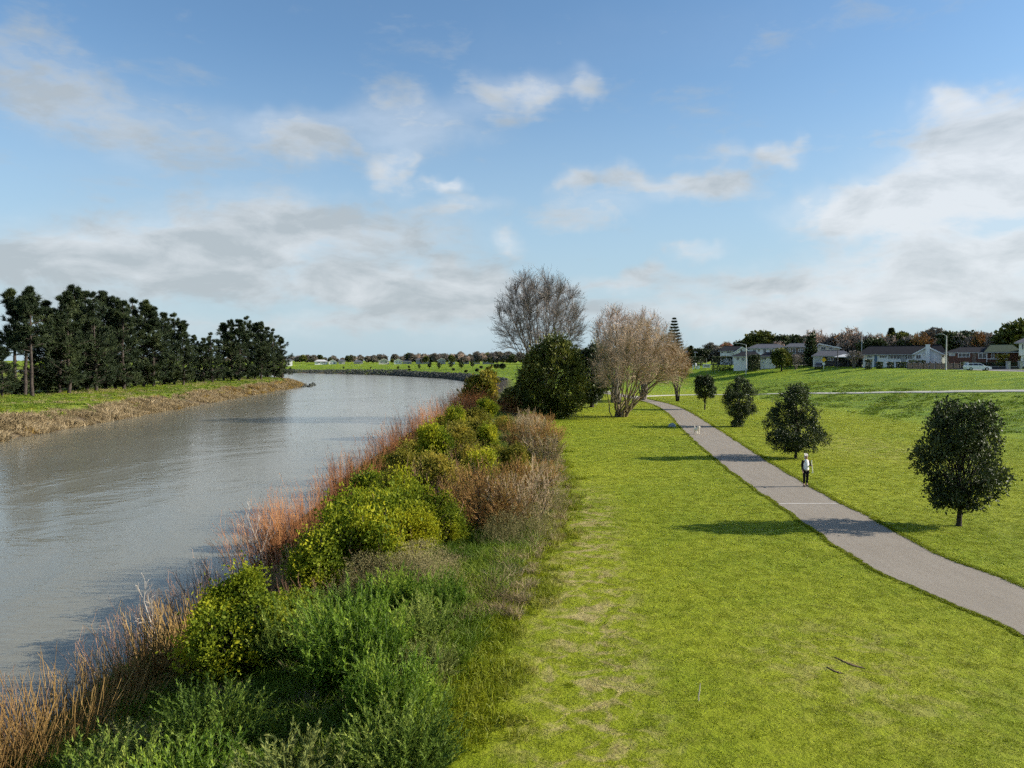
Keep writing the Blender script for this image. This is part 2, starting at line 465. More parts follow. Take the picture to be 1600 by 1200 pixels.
ORD = ('first second third fourth fifth sixth seventh eighth ninth tenth eleventh twelfth thirteenth fourteenth fifteenth '
       'sixteenth seventeenth eighteenth nineteenth twentieth').split() + ['twenty-' + w for w in
       'first second third fourth fifth sixth seventh eighth ninth'.split()] + ['thirtieth'] + ['thirty-' + w for w in
       'first second third fourth fifth sixth seventh eighth ninth'.split()]

def unit(v):
    return v / np.maximum(np.linalg.norm(v, axis=-1, keepdims=True), 1e-9)

def rdir(n, rng=None):
    return unit((rng or RNG).normal(size=(n, 3)))

def tubes(g, P, Rad, sides=3, r=None):
    """P (N,k,3) polylines, Rad (N,k)"""
    P = np.asarray(P, float); Rad = np.asarray(Rad, float)
    Nn, k, _ = P.shape
    T = np.empty_like(P)
    T[:, 1:-1] = P[:, 2:] - P[:, :-2]
    T[:, 0] = P[:, 1] - P[:, 0]; T[:, -1] = P[:, -1] - P[:, -2]
    T = unit(T)
    main = unit(P[:, -1] - P[:, 0])
    ref = np.where(np.abs(main[:, 2:3]) < 0.9, np.array([[0, 0, 1.0]]), np.array([[1.0, 0, 0]]))[:, None, :]
    A = unit(np.cross(T, np.broadcast_to(ref, T.shape)))
    B = np.cross(T, A)
    ang = np.linspace(0, 2 * np.pi, sides, endpoint=False)
    ring = (np.cos(ang)[:, None] * A[:, :, None, :] + np.sin(ang)[:, None] * B[:, :, None, :]) * Rad[:, :, None, None]
    V = (P[:, :, None, :] + ring).reshape(-1, 3)
    base = (np.arange(Nn)[:, None, None] * k + np.arange(k - 1)[None, :, None]) * sides
    s = np.arange(sides)[None, None, :]; s2 = (s + 1) % sides
    Q = np.stack([base + s, base + s2, base + sides + s2, base + sides + s], -1).reshape(-1, 4)
    rr = None if r is None else np.repeat(np.broadcast_to(r, (Nn,)), k * sides)
    g.add(V, Q=Q, r=rr)

def at_t(P, Rad, idx, t):
    k = P.shape[1]
    f = t * (k - 1); i = np.minimum(f.astype(int), k - 2); w = (f - i)[:, None]
    p = P[idx, i] * (1 - w) + P[idx, i + 1] * w
    r = Rad[idx, i] * (1 - w[:, 0]) + Rad[idx, i + 1] * w[:, 0]
    return p, r, unit(P[idx, i + 1] - P[idx, i])

def grow(P, Rad, n, t0, t1, length, ang, up=0.2, k=4, wob=0.12, rk=0.55, tip=0.35, rng=None, rmin=0.004, taper=0.5):
    """n children for each polyline; length: metres (lo,hi) or a factor of the parent's length if negative"""
    rng = rng or RNG
    Nn = len(P)
    idx = np.repeat(np.arange(Nn), n)
    t = t0 + (t1 - t0) * (np.tile((np.arange(n) + 0.5) / n, Nn) + rng.uniform(-0.5, 0.5, Nn * n) / n)
    t = np.clip(t, 0.02, 0.98)
    p, r, tan = at_t(P, Rad, idx, t)
    perp = unit(np.cross(tan, rdir(len(idx), rng)))
    a = rng.uniform(ang[0], ang[1], len(idx))[:, None]
    d = np.cos(a) * tan + np.sin(a) * perp
    if length[0] < 0:
        pl = np.linalg.norm(np.diff(P, axis=1), axis=2).sum(1)[idx]
        L = -pl * rng.uniform(length[0], length[1], len(idx)) * (1 - taper * t)
        L = np.abs(L)
    else:
        L = rng.uniform(length[0], length[1], len(idx)) * (1 - taper * t)
    out = np.empty((len(idx), k, 3)); out[:, 0] = p
    for i in range(1, k):
        d = unit(d + np.array([0, 0, up / k]) + rng.normal(size=d.shape) * wob)
        out[:, i] = out[:, i - 1] + d * (L / (k - 1))[:, None]
    r0 = np.maximum(r * rk, rmin)
    rad = r0[:, None] * np.linspace(1, tip, k)[None, :]
    return out, np.maximum(rad, rmin * 0.6)

def leaves(g, C, D, L, W, rng=None, r=None, fold=0.0):
    """one rhombic leaf per centre C pointing along D; L, W: length and width (arrays or numbers)"""
    rng = rng or RNG
    n = len(C)
    L = np.broadcast_to(L, (n,))[:, None]; W = np.broadcast_to(W, (n,))[:, None]
    S = unit(np.cross(D, rdir(n, rng)))
    nn = np.cross(S, D)
    V = np.stack([C, C + D * L * 0.5 + S * W * 0.5 + nn * fold * W, C + D * L, C + D * L * 0.5 - S * W * 0.5 + nn * fold * W], 1).reshape(-1, 3)
    b = np.arange(n) * 4
    Q = np.stack([b, b + 1, b + 2, b + 3], 1)
    if r is None:
        r = rng.uniform(0, 1, n)
    g.add(V, Q=Q, r=np.repeat(r, 4))

def needles(g, C, D, L, W, rng=None, r=None):
    """thin triangles"""
    rng = rng or RNG
    n = len(C)
    L = np.broadcast_to(L, (n,))[:, None]; W = np.broadcast_to(W, (n,))[:, None]
    S = unit(np.cross(D, rdir(n, rng)))
    V = np.stack([C + S * W * 0.5, C - S * W * 0.5, C + D * L], 1).reshape(-1, 3)
    b = np.arange(n) * 3
    if r is None:
        r = rng.uniform(0, 1, n)
    g.add(V, T=np.stack([b, b + 1, b + 2], 1), r=np.repeat(r, 3))

# ------------------------------------------------------------------ terrain
WATER_Z = -2.5
RB = np.array([(-12, -80), (-12, 0), (-12.2, 20), (-12.1, 37), (-13.3, 57), (-13.4, 82), (-11.3, 137), (-9, 200), (-8.9, 268), (-16, 321),
               (-34, 392), (-81, 489), (-149, 562), (-300, 680), (-600, 800), (-1400, 900)], float)
LB = np.array([(-52, -80), (-55, 0), (-57, 50), (-58.6, 88), (-61, 116), (-64.6, 156), (-71, 229), (-74, 272), (-77, 288), (-84, 306), (-98, 336),
               (-125, 372), (-190, 430), (-290, 490), (-450, 560), (-800, 660), (-1400, 740)], float)
LC = np.array([(89, -80), (89, 135), (92, 180), (87, 212), (70, 232), (56, 246), (47, 275), (36, 330), (12, 410), (-40, 510), (-115, 610), (-280, 740), (-600, 880), (-1400, 1000)], float)
LCZ = np.array([4.7, 4.7, 4.9, 5.3, 5.4, 5.4, 5.0, 4.4, 4.0, 3.7, 3.5, 3.5, 3.5, 3.5])

def poly_dist(X, Y, poly, vals=None):
    best = np.full(X.shape, 1e12); side = np.zeros(X.shape); val = np.zeros(X.shape)
    for i in range(len(poly) - 1):
        a, b = poly[i], poly[i + 1]
        e = b - a
        t = np.clip(((X - a[0]) * e[0] + (Y - a[1]) * e[1]) / (e @ e), 0, 1)
        dx, dy = X - a[0] - t * e[0], Y - a[1] - t * e[1]
        d = dx * dx + dy * dy
        m = d < best
        best = np.where(m, d, best)
        side = np.where(m, np.sign(e[0] * (Y - a[1]) - e[1] * (X - a[0])), side)
        if vals is not None:
            val = np.where(m, vals[i] + (vals[i + 1] - vals[i]) * t, val)
    return np.sqrt(best), side, val            # side > 0: left of the line

def sm(t):
    t = np.clip(t, 0, 1)
    return t * t * (3 - 2 * t)

def wave(X, Y, s, ph=0.0):
    return np.sin(X * s * 1.31 + ph) * np.cos(Y * s * 0.93 + 1.7 * ph) + 0.6 * np.sin(X * s * 2.7 - Y * s * 1.9 + ph * 3.1)

def terrain_fn(X, Y):
    dR, sR, _ = poly_dist(X, Y, RB)
    dL, sL, _ = poly_dist(X, Y, LB)
    dC, sC, zc = poly_dist(X, Y, LC, LCZ)
    right, left = sR < 0, sL > 0
    wR = np.where(Y < 230, 10.5, np.where(Y > 300, 6.0, 10.5 - 4.5 * (Y - 230) / 70))
    zr = WATER_Z + 2.5 * sm(0.12 + 0.88 * dR / wR) - 0.1
    zr = np.minimum(zr + 0.1 * sm(dR / wR), 0.0)
    inner = sC > 0
    h = np.where(inner, zc * sm(1 - dC / 46.0), zc + 0.5 * np.clip(dC / 30, 0, 1))
    zr = zr + h
    zl = WATER_Z + 2.3 * sm(0.1 + 0.9 * dL / 9.0) + 0.25 * sm((dL - 10) / 20)
    zl = zl + 0.12 * wave(X, Y, 0.22) * sm(dL / 6) * np.where(dL < 40, 1, 0.3)
    zw = WATER_Z - 0.25 - np.minimum(2.0, 0.35 * np.minimum(dR, dL))
    z = np.where(right, zr, np.where(left, zl, zw))
    rough = np.where(right & inner, sm((46 - dC) / 6) * sm((dC - 24) / 8), 0)
    slope = np.where(right & inner, sm((46 - dC) / 12), 0)
    z = z + np.where(right, 0.05 * wave(X, Y, 0.5) * rough + 0.04 * wave(X, Y, 0.3) * slope, 0)
    bank = np.where(right, 1 - sm((dR - 6.5) / 4), np.where(left, np.maximum(1 - sm((dL - 4.0) / 3.0), 0.30 + 0.25 * np.clip(wave(X, Y, 0.11, 0.7), -1, 1) + 0.35 * sm((dL - 20) / 8) * sm((46 - dL) / 6)), 1))
    far = sm((Y - 290) / 20)
    bank = np.where(right, bank * (1 - far) + far * (1 - sm((dR - 3) / 3)), bank)
    lush = np.where(right & inner, np.maximum(sm((50 - dC) / 10), sm((Y - 150) / 40)), np.where(left, 0.75, np.where(right, 0.8, 0)))
    return z, bank, rough, lush

def axis_grid(segs):
    v = []
    for a, b, s in segs:
        v += list(np.arange(a, b, s))
    return np.array(sorted(set(np.round(v, 3))))

gx = axis_grid([(-110, -54, 2.0), (-54, -18, 4.0), (-18, 4, 0.8), (4, 30, 2.0), (30, 112, 2.5), (112, 200, 11)])
gx = np.concatenate([-np.geomspace(114, 5200, 30)[::-1], gx, np.geomspace(206, 5200, 26)])
gy = axis_grid([(-60, 6, 6.0), (6, 60, 1.2), (60, 340, 3.0), (340, 700, 9.0)])
gy = np.concatenate([gy, np.geomspace(710, 6000, 30)])
GX, GY = np.meshgrid(gx, gy)
GZ, GBANK, GROUGH, GLUSH = terrain_fn(GX, GY)

def gz(x, y):
    i = int(np.clip(np.searchsorted(gx, x) - 1, 0, len(gx) - 2)); j = int(np.clip(np.searchsorted(gy, y) - 1, 0, len(gy) - 2))
    u = min(max((x - gx[i]) / (gx[i + 1] - gx[i]), 0), 1); v = min(max((y - gy[j]) / (gy[j + 1] - gy[j]), 0), 1)
    a = GZ[j, i] * (1 - u) + GZ[j, i + 1] * u
    b = GZ[j + 1, i] * (1 - u) + GZ[j + 1, i + 1] * u
    return float(a * (1 - v) + b * v)

def gz_arr(x, y):
    i = np.clip(np.searchsorted(gx, x) - 1, 0, len(gx) - 2); j = np.clip(np.searchsorted(gy, y) - 1, 0, len(gy) - 2)
    u = np.clip((x - gx[i]) / (gx[i + 1] - gx[i]), 0, 1); v = np.clip((y - gy[j]) / (gy[j + 1] - gy[j]), 0, 1)
    return (GZ[j, i] * (1 - u) + GZ[j, i + 1] * u) * (1 - v) + (GZ[j + 1, i] * (1 - u) + GZ[j + 1, i + 1] * u) * v

def hit(px, py):
    """where a line of sight meets the ground"""
    d = ray(px, py)
    t = 4.0
    while t < 3000:
        x, y, z = d[0] * t, d[1] * t, CAM_H + d[2] * t
        if z <= gz(x, y):
            return np.array([x, y, gz(x, y)])
        t += 0.02 + t * 0.002
    return np.array([d[0] * 900, d[1] * 900, 0])

def at(px, d):
    return (px - CX) / F_PX * d, d

def zpx(py, d):
    r = ray(800, py)
    return CAM_H + r[2] / r[1] * d

def pxx(x, y):
    return CX + F_PX * x / y

ny, nx = GX.shape
ii = (np.arange(ny - 1)[:, None] * nx + np.arange(nx - 1)[None, :]).ravel()
ground = obj('ground', mesh_np('ground', np.stack([GX, GY, GZ], -1).reshape(-1, 3), [np.stack([ii, ii + 1, ii + nx + 1, ii + nx], 1)], MAT_GROUND, None, True,
             {'bank': GBANK.ravel(), 'rough': GROUGH.ravel(), 'lush': GLUSH.ravel()}), kind='structure')

# the river: one sheet, wide enough to fill the channel to its far bend
wx = np.array([-3000, -1500, -700, -300, -120, -60, -10, 2.0]); wy = np.array([-60, 60, 150, 300, 450, 600, 900, 1100.0])
WX, WY = np.meshgrid(wx, wy)
k = len(wx)
ii = (np.arange(len(wy) - 1)[:, None] * k + np.arange(k - 1)[None, :]).ravel()
obj('river', mesh_np('river', np.stack([WX, WY, np.full(WX.shape, WATER_Z)], -1).reshape(-1, 3), [np.stack([ii, ii + 1, ii + k + 1, ii + k], 1)], MAT_WATER), kind='structure')

# ------------------------------------------------------------------ paths
def spline(P, n):
    """Catmull-Rom through points"""
    P = np.asarray(P, float)
    Q = np.vstack([2 * P[0] - P[1], P, 2 * P[-1] - P[-2]])
    out = []
    m = len(P) - 1
    for s in np.linspace(0, m - 1e-6, n):
        i = int(s); t = s - i
        a, b, c, d = Q[i], Q[i + 1], Q[i + 2], Q[i + 3]
        out.append(0.5 * ((2 * b) + (c - a) * t + (2 * a - 5 * b + 4 * c - d) * t * t + (3 * b - a - 3 * c + d) * t ** 3))
    return np.array(out)

def strip(name, Lp, Rp, mat, lift, kind='structure', thick=0.05, cross=4):
    g = Geo()
    n = len(Lp)
    rows = []
    for c in range(cross + 1):
        w = c / cross
        p = Lp * (1 - w) + Rp * w
        z = gz_arr(p[:, 0], p[:, 1]) + lift
        rows.append(np.column_stack([p[:, 0], p[:, 1], z]))
    low = [rows[0] - [0, 0, thick], rows[-1] - [0, 0, thick]]
    allr = [low[0]] + rows + [low[1]]
    V = np.concatenate(allr)
    Q = []
    for c in range(len(allr) - 1):
        a = c * n + np.arange(n - 1)
        Q.append(np.stack([a, a + n, a + n + 1, a + 1], 1))
    g.add(V, Q=np.concatenate(Q))
    return obj(name, g.mesh(name, mat), kind=kind)

def from_px(L):
    return np.array([hit(*p)[:2] for p in L])
# edges of the walking path, read off the picture and laid on the lawn
PL = np.vstack([[(12.6, 8.0), (12.62, 14.0)], from_px([(1600, 994), (1525, 958), (1455, 929), (1385, 898), (1322, 863), (1257, 817), (1218, 789), (1176, 761), (1110, 710), (1063, 667), (1042, 644.5), (1015, 630.3)]), [(20.4, 146.0), (17.4, 164.0), (11.5, 190)]])
PR = np.vstack([[(15.3, 8.0), (15.35, 16.0)], from_px([(1600, 920), (1490, 878), (1411, 840), (1374, 818), (1312, 786.5), (1269, 763), (1201, 722), (1112, 665), (1078, 644), (1052, 633), (1020, 625.6)]), [(21.0, 168.0), (15, 193)]])
PLs, PRs = spline(PL, 220), spline(PR, 220)
# slightly ragged edges
PLs[:, 0] += 0.05 * np.sin(PLs[:, 1] * 1.7) + RNG.normal(size=220) * 0.025
PRs[:, 0] += 0.05 * np.sin(PRs[:, 1] * 1.3 + 1) + RNG.normal(size=220) * 0.02
def edge_x(E, y):
    o = np.argsort(E[:, 1]); return np.interp(y, E[o, 1], E[o, 0])
strip('walking_path', PLs, PRs, MAT_ASPHALT, 0.02)
# pale concrete joint across the path
yj = hit(1260, 788)[1]
ja = np.array([(edge_x(PLs, yj) + 0.03, yj - 0.10), (edge_x(PLs, yj) + 0.03, yj + 0.06)])
jb = np.array([(edge_x(PRs, yj) - 0.03, yj - 0.03), (edge_x(PRs, yj) - 0.03, yj + 0.12)])
strip('path_joint', ja, jb, MAT_CONCRETE, 0.028, thick=0.004, cross=6)
# pale limestone path climbing the stopbank
LP = spline(from_px([(985, 620.5), (1070, 617.5), (1200, 616), (1330, 614.5), (1460, 613), (1600, 611.5)]), 90)
t = unit(np.gradient(LP, axis=0))
nrm = np.column_stack([-t[:, 1], t[:, 0]])
ext = LP[-1] + t[-1] * np.linspace(1, 40, 12)[:, None]
LP = np.vstack([LP, ext]); t = unit(np.gradient(LP, axis=0)); nrm = np.column_stack([-t[:, 1], t[:, 0]])
strip('limestone_path', LP + nrm * 0.8, LP - nrm * 0.8, MAT_GRAVEL, 0.09, thick=0.15)
# street on top of the stopbank in front of the houses
ST = spline([(96, 60), (96.5, 135), (99.5, 181), (93, 217), (74, 239), (61, 250), (53, 278)], 60)
t = unit(np.gradient(ST, axis=0)); nrm = np.column_stack([-t[:, 1], t[:, 0]])
strip('street', ST + nrm * 3.2, ST - nrm * 3.2, MAT_ROAD, 0.03)
strip('footpath', ST + nrm * 5.4, ST + nrm * 4.0, MAT_CONCRETE, 0.06)

# ------------------------------------------------------------------ scattering with geometry nodes (grass only: nobody could count it)
def scatter(name, P, rz, scl, sources, label, cat='grass', pick=None):
    """one object: a cloud of points, each carrying one of the source tufts"""
    coll = bpy.data.collections.new(name + '_sources')
    for i, me in enumerate(sources):
        so = bpy.data.objects.new('%s_tuft_%02d' % (name, i), me)
        coll.objects.link(so)
    n = len(P)
    me = bpy.data.meshes.new(name)
    me.vertices.add(n); me.vertices.foreach_set('co', np.asarray(P, np.float32).ravel())
    if pick is None:
        pick = RNG.integers(0, len(sources), n)
    for nm, arr, ty in (('rz', rz, 'FLOAT'), ('scl', scl, 'FLOAT'), ('pick', pick, 'INT')):
        a = me.attributes.new(nm, ty, 'POINT')
        a.data.foreach_set('value', np.asarray(arr, np.int32 if ty == 'INT' else np.float32))
    ng = bpy.data.node_groups.new(name, 'GeometryNodeTree')
    ng.interface.new_socket(name='Geometry', in_out='INPUT', socket_type='NodeSocketGeometry')
    ng.interface.new_socket(name='Geometry', in_out='OUTPUT', socket_type='NodeSocketGeometry')
    gi, go = ng.nodes.new('NodeGroupInput'), ng.nodes.new('NodeGroupOutput')
    ci = ng.nodes.new('GeometryNodeCollectionInfo')
    ci.inputs['Collection'].default_value = coll
    ci.inputs['Separate Children'].default_value = True
    ci.inputs['Reset Children'].default_value = True
    ip = ng.nodes.new('GeometryNodeInstanceOnPoints')
    ip.inputs['Pick Instance'].default_value = True
    def attr(nm, ty):
        a = ng.nodes.new('GeometryNodeInputNamedAttribute')
        a.data_type = ty
        a.inputs['Name'].default_value = nm
        return a.outputs['Attribute']
    cx = ng.nodes.new('ShaderNodeCombineXYZ')
    L = ng.links.new
    L(attr('rz', 'FLOAT'), cx.inputs[2])
    L(gi.outputs[0], ip.inputs['Points']); L(ci.outputs[0], ip.inputs['Instance'])
    L(attr('pick', 'INT'), ip.inputs['Instance Index'])
    L(cx.outputs[0], ip.inputs['Rotation']); L(attr('scl', 'FLOAT'), ip.inputs['Scale'])
    L(ip.outputs[0], go.inputs[0])
    o = obj(name, me, None, label=label, kind='stuff')
    md = o.modifiers.new('scatter', 'NODES')
    md.node_group = ng
    return o

def grass_tuft(name, mat, n, radius, h, w, lean=0.45, seed=0, square=False):
    rng = np.random.default_rng(seed)
    g = Geo()
    if square:
        C = np.column_stack([rng.uniform(-radius, radius, (n, 2)), np.full(n, -0.01)])
    else:
        a = rng.uniform(0, 6.283, n); rr = radius * np.sqrt(rng.uniform(0, 1, n))
        C = np.column_stack([rr * np.cos(a), rr * np.sin(a), np.full(n, -0.02)])
    D = unit(np.column_stack([rng.normal(size=(n, 2)) * lean, np.ones(n)]))
    L = rng.uniform(0.55, 1.1, n) * h
    r = rng.uniform(0, 1, n)
    # two-segment blade that bends over
    S = unit(np.cross(D, rdir(n, rng)))
    W = w * rng.uniform(0.6, 1.2, n)[:, None]
    m = C + D * (L * 0.55)[:, None]
    D2 = unit(D + np.column_stack([D[:, :2] * 1.2, np.full(n, -0.25)]))
    tip = m + D2 * (L * 0.45)[:, None]
    V = np.stack([C - S * W / 2, C + S * W / 2, m + S * W * 0.4, m - S * W * 0.4, tip], 1).reshape(-1, 3)
    b = np.arange(n) * 5
    g.add(V, Q=np.stack([b, b + 1, b + 2, b + 3], 1), T=np.stack([b + 3, b + 2, b + 4], 1), r=np.repeat(r, 5))
    return g.mesh(name, mat)

# right-hand boundary of the bank scrub (lawn side), X as function of Y
EDGE_Y = np.array([0, 12.9, 17, 24.4, 34.7, 45, 60, 75, 95, 200, 300]); EDGE_X = np.array([-1.6, -1.1, -0.6, 0.7, 2.4, 2.9, 3.2, 2.0, 0.5, 0.0, -2])
def bank_edge(y):
    return np.interp(y, EDGE_Y, EDGE_X) + 0.35 * np.sin(y * 0.9) + 0.25 * np.sin(y * 2.3 + 1.0)
def lawn_points():
    pts, scl = [], []
    # near to far: fewer, larger patches
    for y0, y1, dens, s in ((9, 16, 34, 0.95), (16, 24, 27, 1.0), (24, 36, 23, 1.05), (36, 55, 14, 1.2), (55, 90, 6.5, 1.55), (90, 150, 2.0, 2.1)):
        x0, x1 = -2, y1 * 0.70 + 1
        n = int((x1 - x0) * (y1 - y0) * dens)
        x = RNG.uniform(x0, x1, n); y = RNG.uniform(y0, y1, n)
        e = bank_edge(y)
        ok = (x > e - 0.4) & (x < y * 0.69 + 1) & (x < 44)
        rad = 0.10 * s
        on_path = (x > edge_x(PLs, y) - rad * 0.45) & (x < edge_x(PRs, y) + rad * 0.45)
        ok &= ~on_path
        pts.append(np.column_stack([x, y, gz_arr(x, y)])[ok]); scl.append(np.full(ok.sum(), s) * RNG.uniform(0.75, 1.2, ok.sum()))
    return np.concatenate(pts), np.concatenate(scl)
lp, ls = lawn_points()
lawn_tufts = [grass_tuft('lawn_tuft', MAT_BLADE, 80, 0.16, 0.052, 0.011, 0.58, 40 + i) for i in range(4)]
scatter('lawn_grass', lp, RNG.uniform(0, 6.28, len(lp)), ls, lawn_tufts, 'short mown yellow-green lawn grass on both sides of the asphalt path')
# taller uncut fringe along the path edges
fy = np.concatenate([RNG.uniform(10, 140, 3000), RNG.uniform(10, 60, 2600)])
sd = RNG.integers(0, 2, len(fy))
fx = np.where(sd == 0, edge_x(PLs, fy) - 0.05 - np.abs(RNG.normal(size=len(fy))) * 0.05, edge_x(PRs, fy) + 0.05 + np.abs(RNG.normal(size=len(fy))) * 0.06)
fr = [grass_tuft('fringe_tuft', MAT_BLADE, 34, 0.09, 0.10, 0.013, 0.5, 60 + i) for i in range(3)]
scatter('path_edge_grass', np.column_stack([fx, fy, gz_arr(fx, fy)]), RNG.uniform(0, 6.28, len(fy)), np.where(sd == 0, 0.7, 1.0) * (1 + fy / 120), fr,
        'uncut fringe of grass along the edges of the asphalt path')
# ------------------------------------------------------------------ plant prototypes (mesh data, shared by the copies)
def lobe_points(lobes, n, shell, rng, bump=0.12, gap=0.0, cell=0.6):
    """points in the outer shell of a heap of ellipsoids (cx,cy,cz,rx,ry,rz), not buried deep in a neighbour"""
    L = np.array(lobes, float)
    w = (L[:, 3] * L[:, 4] * L[:, 5]) ** (2 / 3.0)
    pts, nor = [], []
    W1 = rng.normal(size=(3, 3)) * (2.6 / cell); ph = rng.uniform(0, 6.283, (3, 3))
    while sum(len(p) for p in pts) < n:
        i = rng.choice(len(L), n, p=w / w.sum())
        d = rdir(n, rng)
        s = rng.uniform(shell ** 3, 1, n) ** (1 / 3.0)
        az_, e_ = np.arctan2(d[:, 1], d[:, 0]), d[:, 2]
        s = s * (1 + bump * np.sin(az_ * 5 + i * 1.7) * np.sin(e_ * 7 + i) + bump * 0.8 * np.sin(az_ * 11 + e_ * 13 + i * 2.1))
        p = L[i, :3] + d * L[i, 3:] * s[:, None]
        q = ((p[:, None, :] - L[None, :, :3]) / L[None, :, 3:])
        inside = (np.einsum('ijk,ijk->ij', q, q) < 0.45).sum(1) > 0
        keep = ~inside & (p[:, 2] > 0.03)
        if gap > 0:
            f = np.sin(p @ W1 + ph[0]).sum(1) + np.sin(p @ (W1[::-1] * 1.9) + ph[1]).sum(1) * 0.7
            keep &= f > -2.4 + 3.2 * gap
        pts.append(p[keep]); nor.append(unit(d / L[i, 3:])[keep])
    return np.concatenate(pts)[:n], np.concatenate(nor)[:n]

def clusters(g, P, Nn, n, spread, L, W, rng, up=0.25, out=0.8, jit=0.9, fold=0.1):
    idx = np.repeat(np.arange(len(P)), n)
    C = P[idx] + rng.normal(size=(len(idx), 3)) * spread
    D = unit(Nn[idx] * out + rdir(len(idx), rng) * jit + np.array([0, 0, up]))
    cr = rng.uniform(0, 1, len(P))[idx]
    leaves(g, C, D, L * rng.uniform(0.7, 1.25, len(idx)), W * rng.uniform(0.8, 1.2, len(idx)), rng, 0.5 * cr + 0.5 * rng.uniform(0, 1, len(idx)), fold)

def limbs_to(g, base, targets, r0, rng, sides=5, k=5, r1=0.3):
    T = np.asarray(targets, float)
    P = np.empty((len(T), k, 3))
    for i in range(k):
        s = i / (k - 1)
        P[:, i] = np.array(base) * (1 - s) + T * s
        P[:, i, :2] = np.array(base)[:2] * (1 - s ** 1.4) + T[:, :2] * s ** 1.4
        if 0 < i < k - 1:
            P[:, i] += rng.normal(size=(len(T), 3)) * 0.04 * np.linalg.norm(T - np.array(base), axis=1)[:, None] * 0.6
    rad = r0 * np.linspace(1, r1, k)[None, :] * np.ones((len(T), 1))
    tubes(g, P, rad, sides)
    return P, rad

def trunk_tube(g, pts, rad, sides=8):
    tubes(g, np.array([pts], float), np.array([rad], float), sides)

def street_tree(lobes, trunk_h, seed, ncl=1500, leaf=0.135):
    rng = np.random.default_rng(seed)
    g = Geo()
    top = max(l[2] for l in lobes)
    trunk_tube(g, [(0, 0, -0.15), (0.02, 0.01, 0.15), (0.05, 0, trunk_h), (0.0, 0.05, trunk_h * 2), (0.06, 0, top)], [0.17, 0.12, 0.10, 0.085, 0.03])
    tg = []
    for l in lobes:
        for _ in range(5):
            d = rdir(1, rng)[0]
            tg.append(np.array(l[:3]) + d * np.array(l[3:]) * 0.75)
    limbs_to(g, (0.03, 0, trunk_h * 0.9), tg, 0.05, rng)
    tm = g.mesh('trunk', MAT_BARK_DARK, True)
    g = Geo()
    L0 = np.array(lobes); w0 = L0[:, 3] ** 2; small = []
    for _ in range(26):
        l = L0[rng.choice(len(L0), p=w0 / w0.sum())]; dd_ = rdir(1, rng)[0]; dd_[2] = abs(dd_[2]) * 0.8 - 0.25; s_ = rng.uniform(0.22, 0.55)
        small.append((*(l[:3] + unit(dd_) * l[3:] * rng.uniform(0.9, 1.22)), s_, s_, s_ * 0.8))
    lobes = [(x_, y_, z_, a_ * 0.90, b_ * 0.90, c_ * 0.90) for x_, y_, z_, a_, b_, c_ in lobes] + small
    P, Nn = lobe_points(lobes, ncl, 0.62, rng, 0.26, 0.38, 0.6)
    clusters(g, P, Nn, 12, 0.075, leaf, leaf * 0.45, rng, 0.2, 0.7, 0.9, 0.15)
    P2, N2 = lobe_points(lobes, ncl // 4, 0.25, rng)
    clusters(g, P2, N2, 9, 0.16, leaf * 1.2, leaf * 0.7, rng)
    return tm, g.mesh('crown', MAT_LEAF_STREET)

def evergreen(lobes, trunk_h, seed, mat, n=2600, L=0.42, W=0.11, per=8, spread=0.16):
    rng = np.random.default_rng(seed)
    g = Geo()
    top = max(l[2] for l in lobes)
    trunk_tube(g, [(0, 0, -0.3), (0, 0, trunk_h), (0.1, 0, top * 0.6), (0, 0, top)], [0.32, 0.26, 0.18, 0.05])
    tg = [np.array(l[:3]) + rdir(1, rng)[0] * np.array(l[3:]) * 0.6 for l in lobes for _ in range(4)]
    limbs_to(g, (0, 0, trunk_h), tg, 0.10, rng)
    tm = g.mesh('trunk', MAT_BARK_DARK, True)
    g = Geo()
    P, Nn = lobe_points(lobes, n, 0.74, rng, 0.18, 0.28, 1.2)
    clusters(g, P, Nn, per, spread, L, W, rng, 0.5, 0.8, 0.6, 0.1)
    P2, N2 = lobe_points(lobes, n // 3, 0.35, rng)
    clusters(g, P2, N2, 5, 0.3, L * 1.3, W * 2.2, rng)
    return tm, g.mesh('crown', mat)

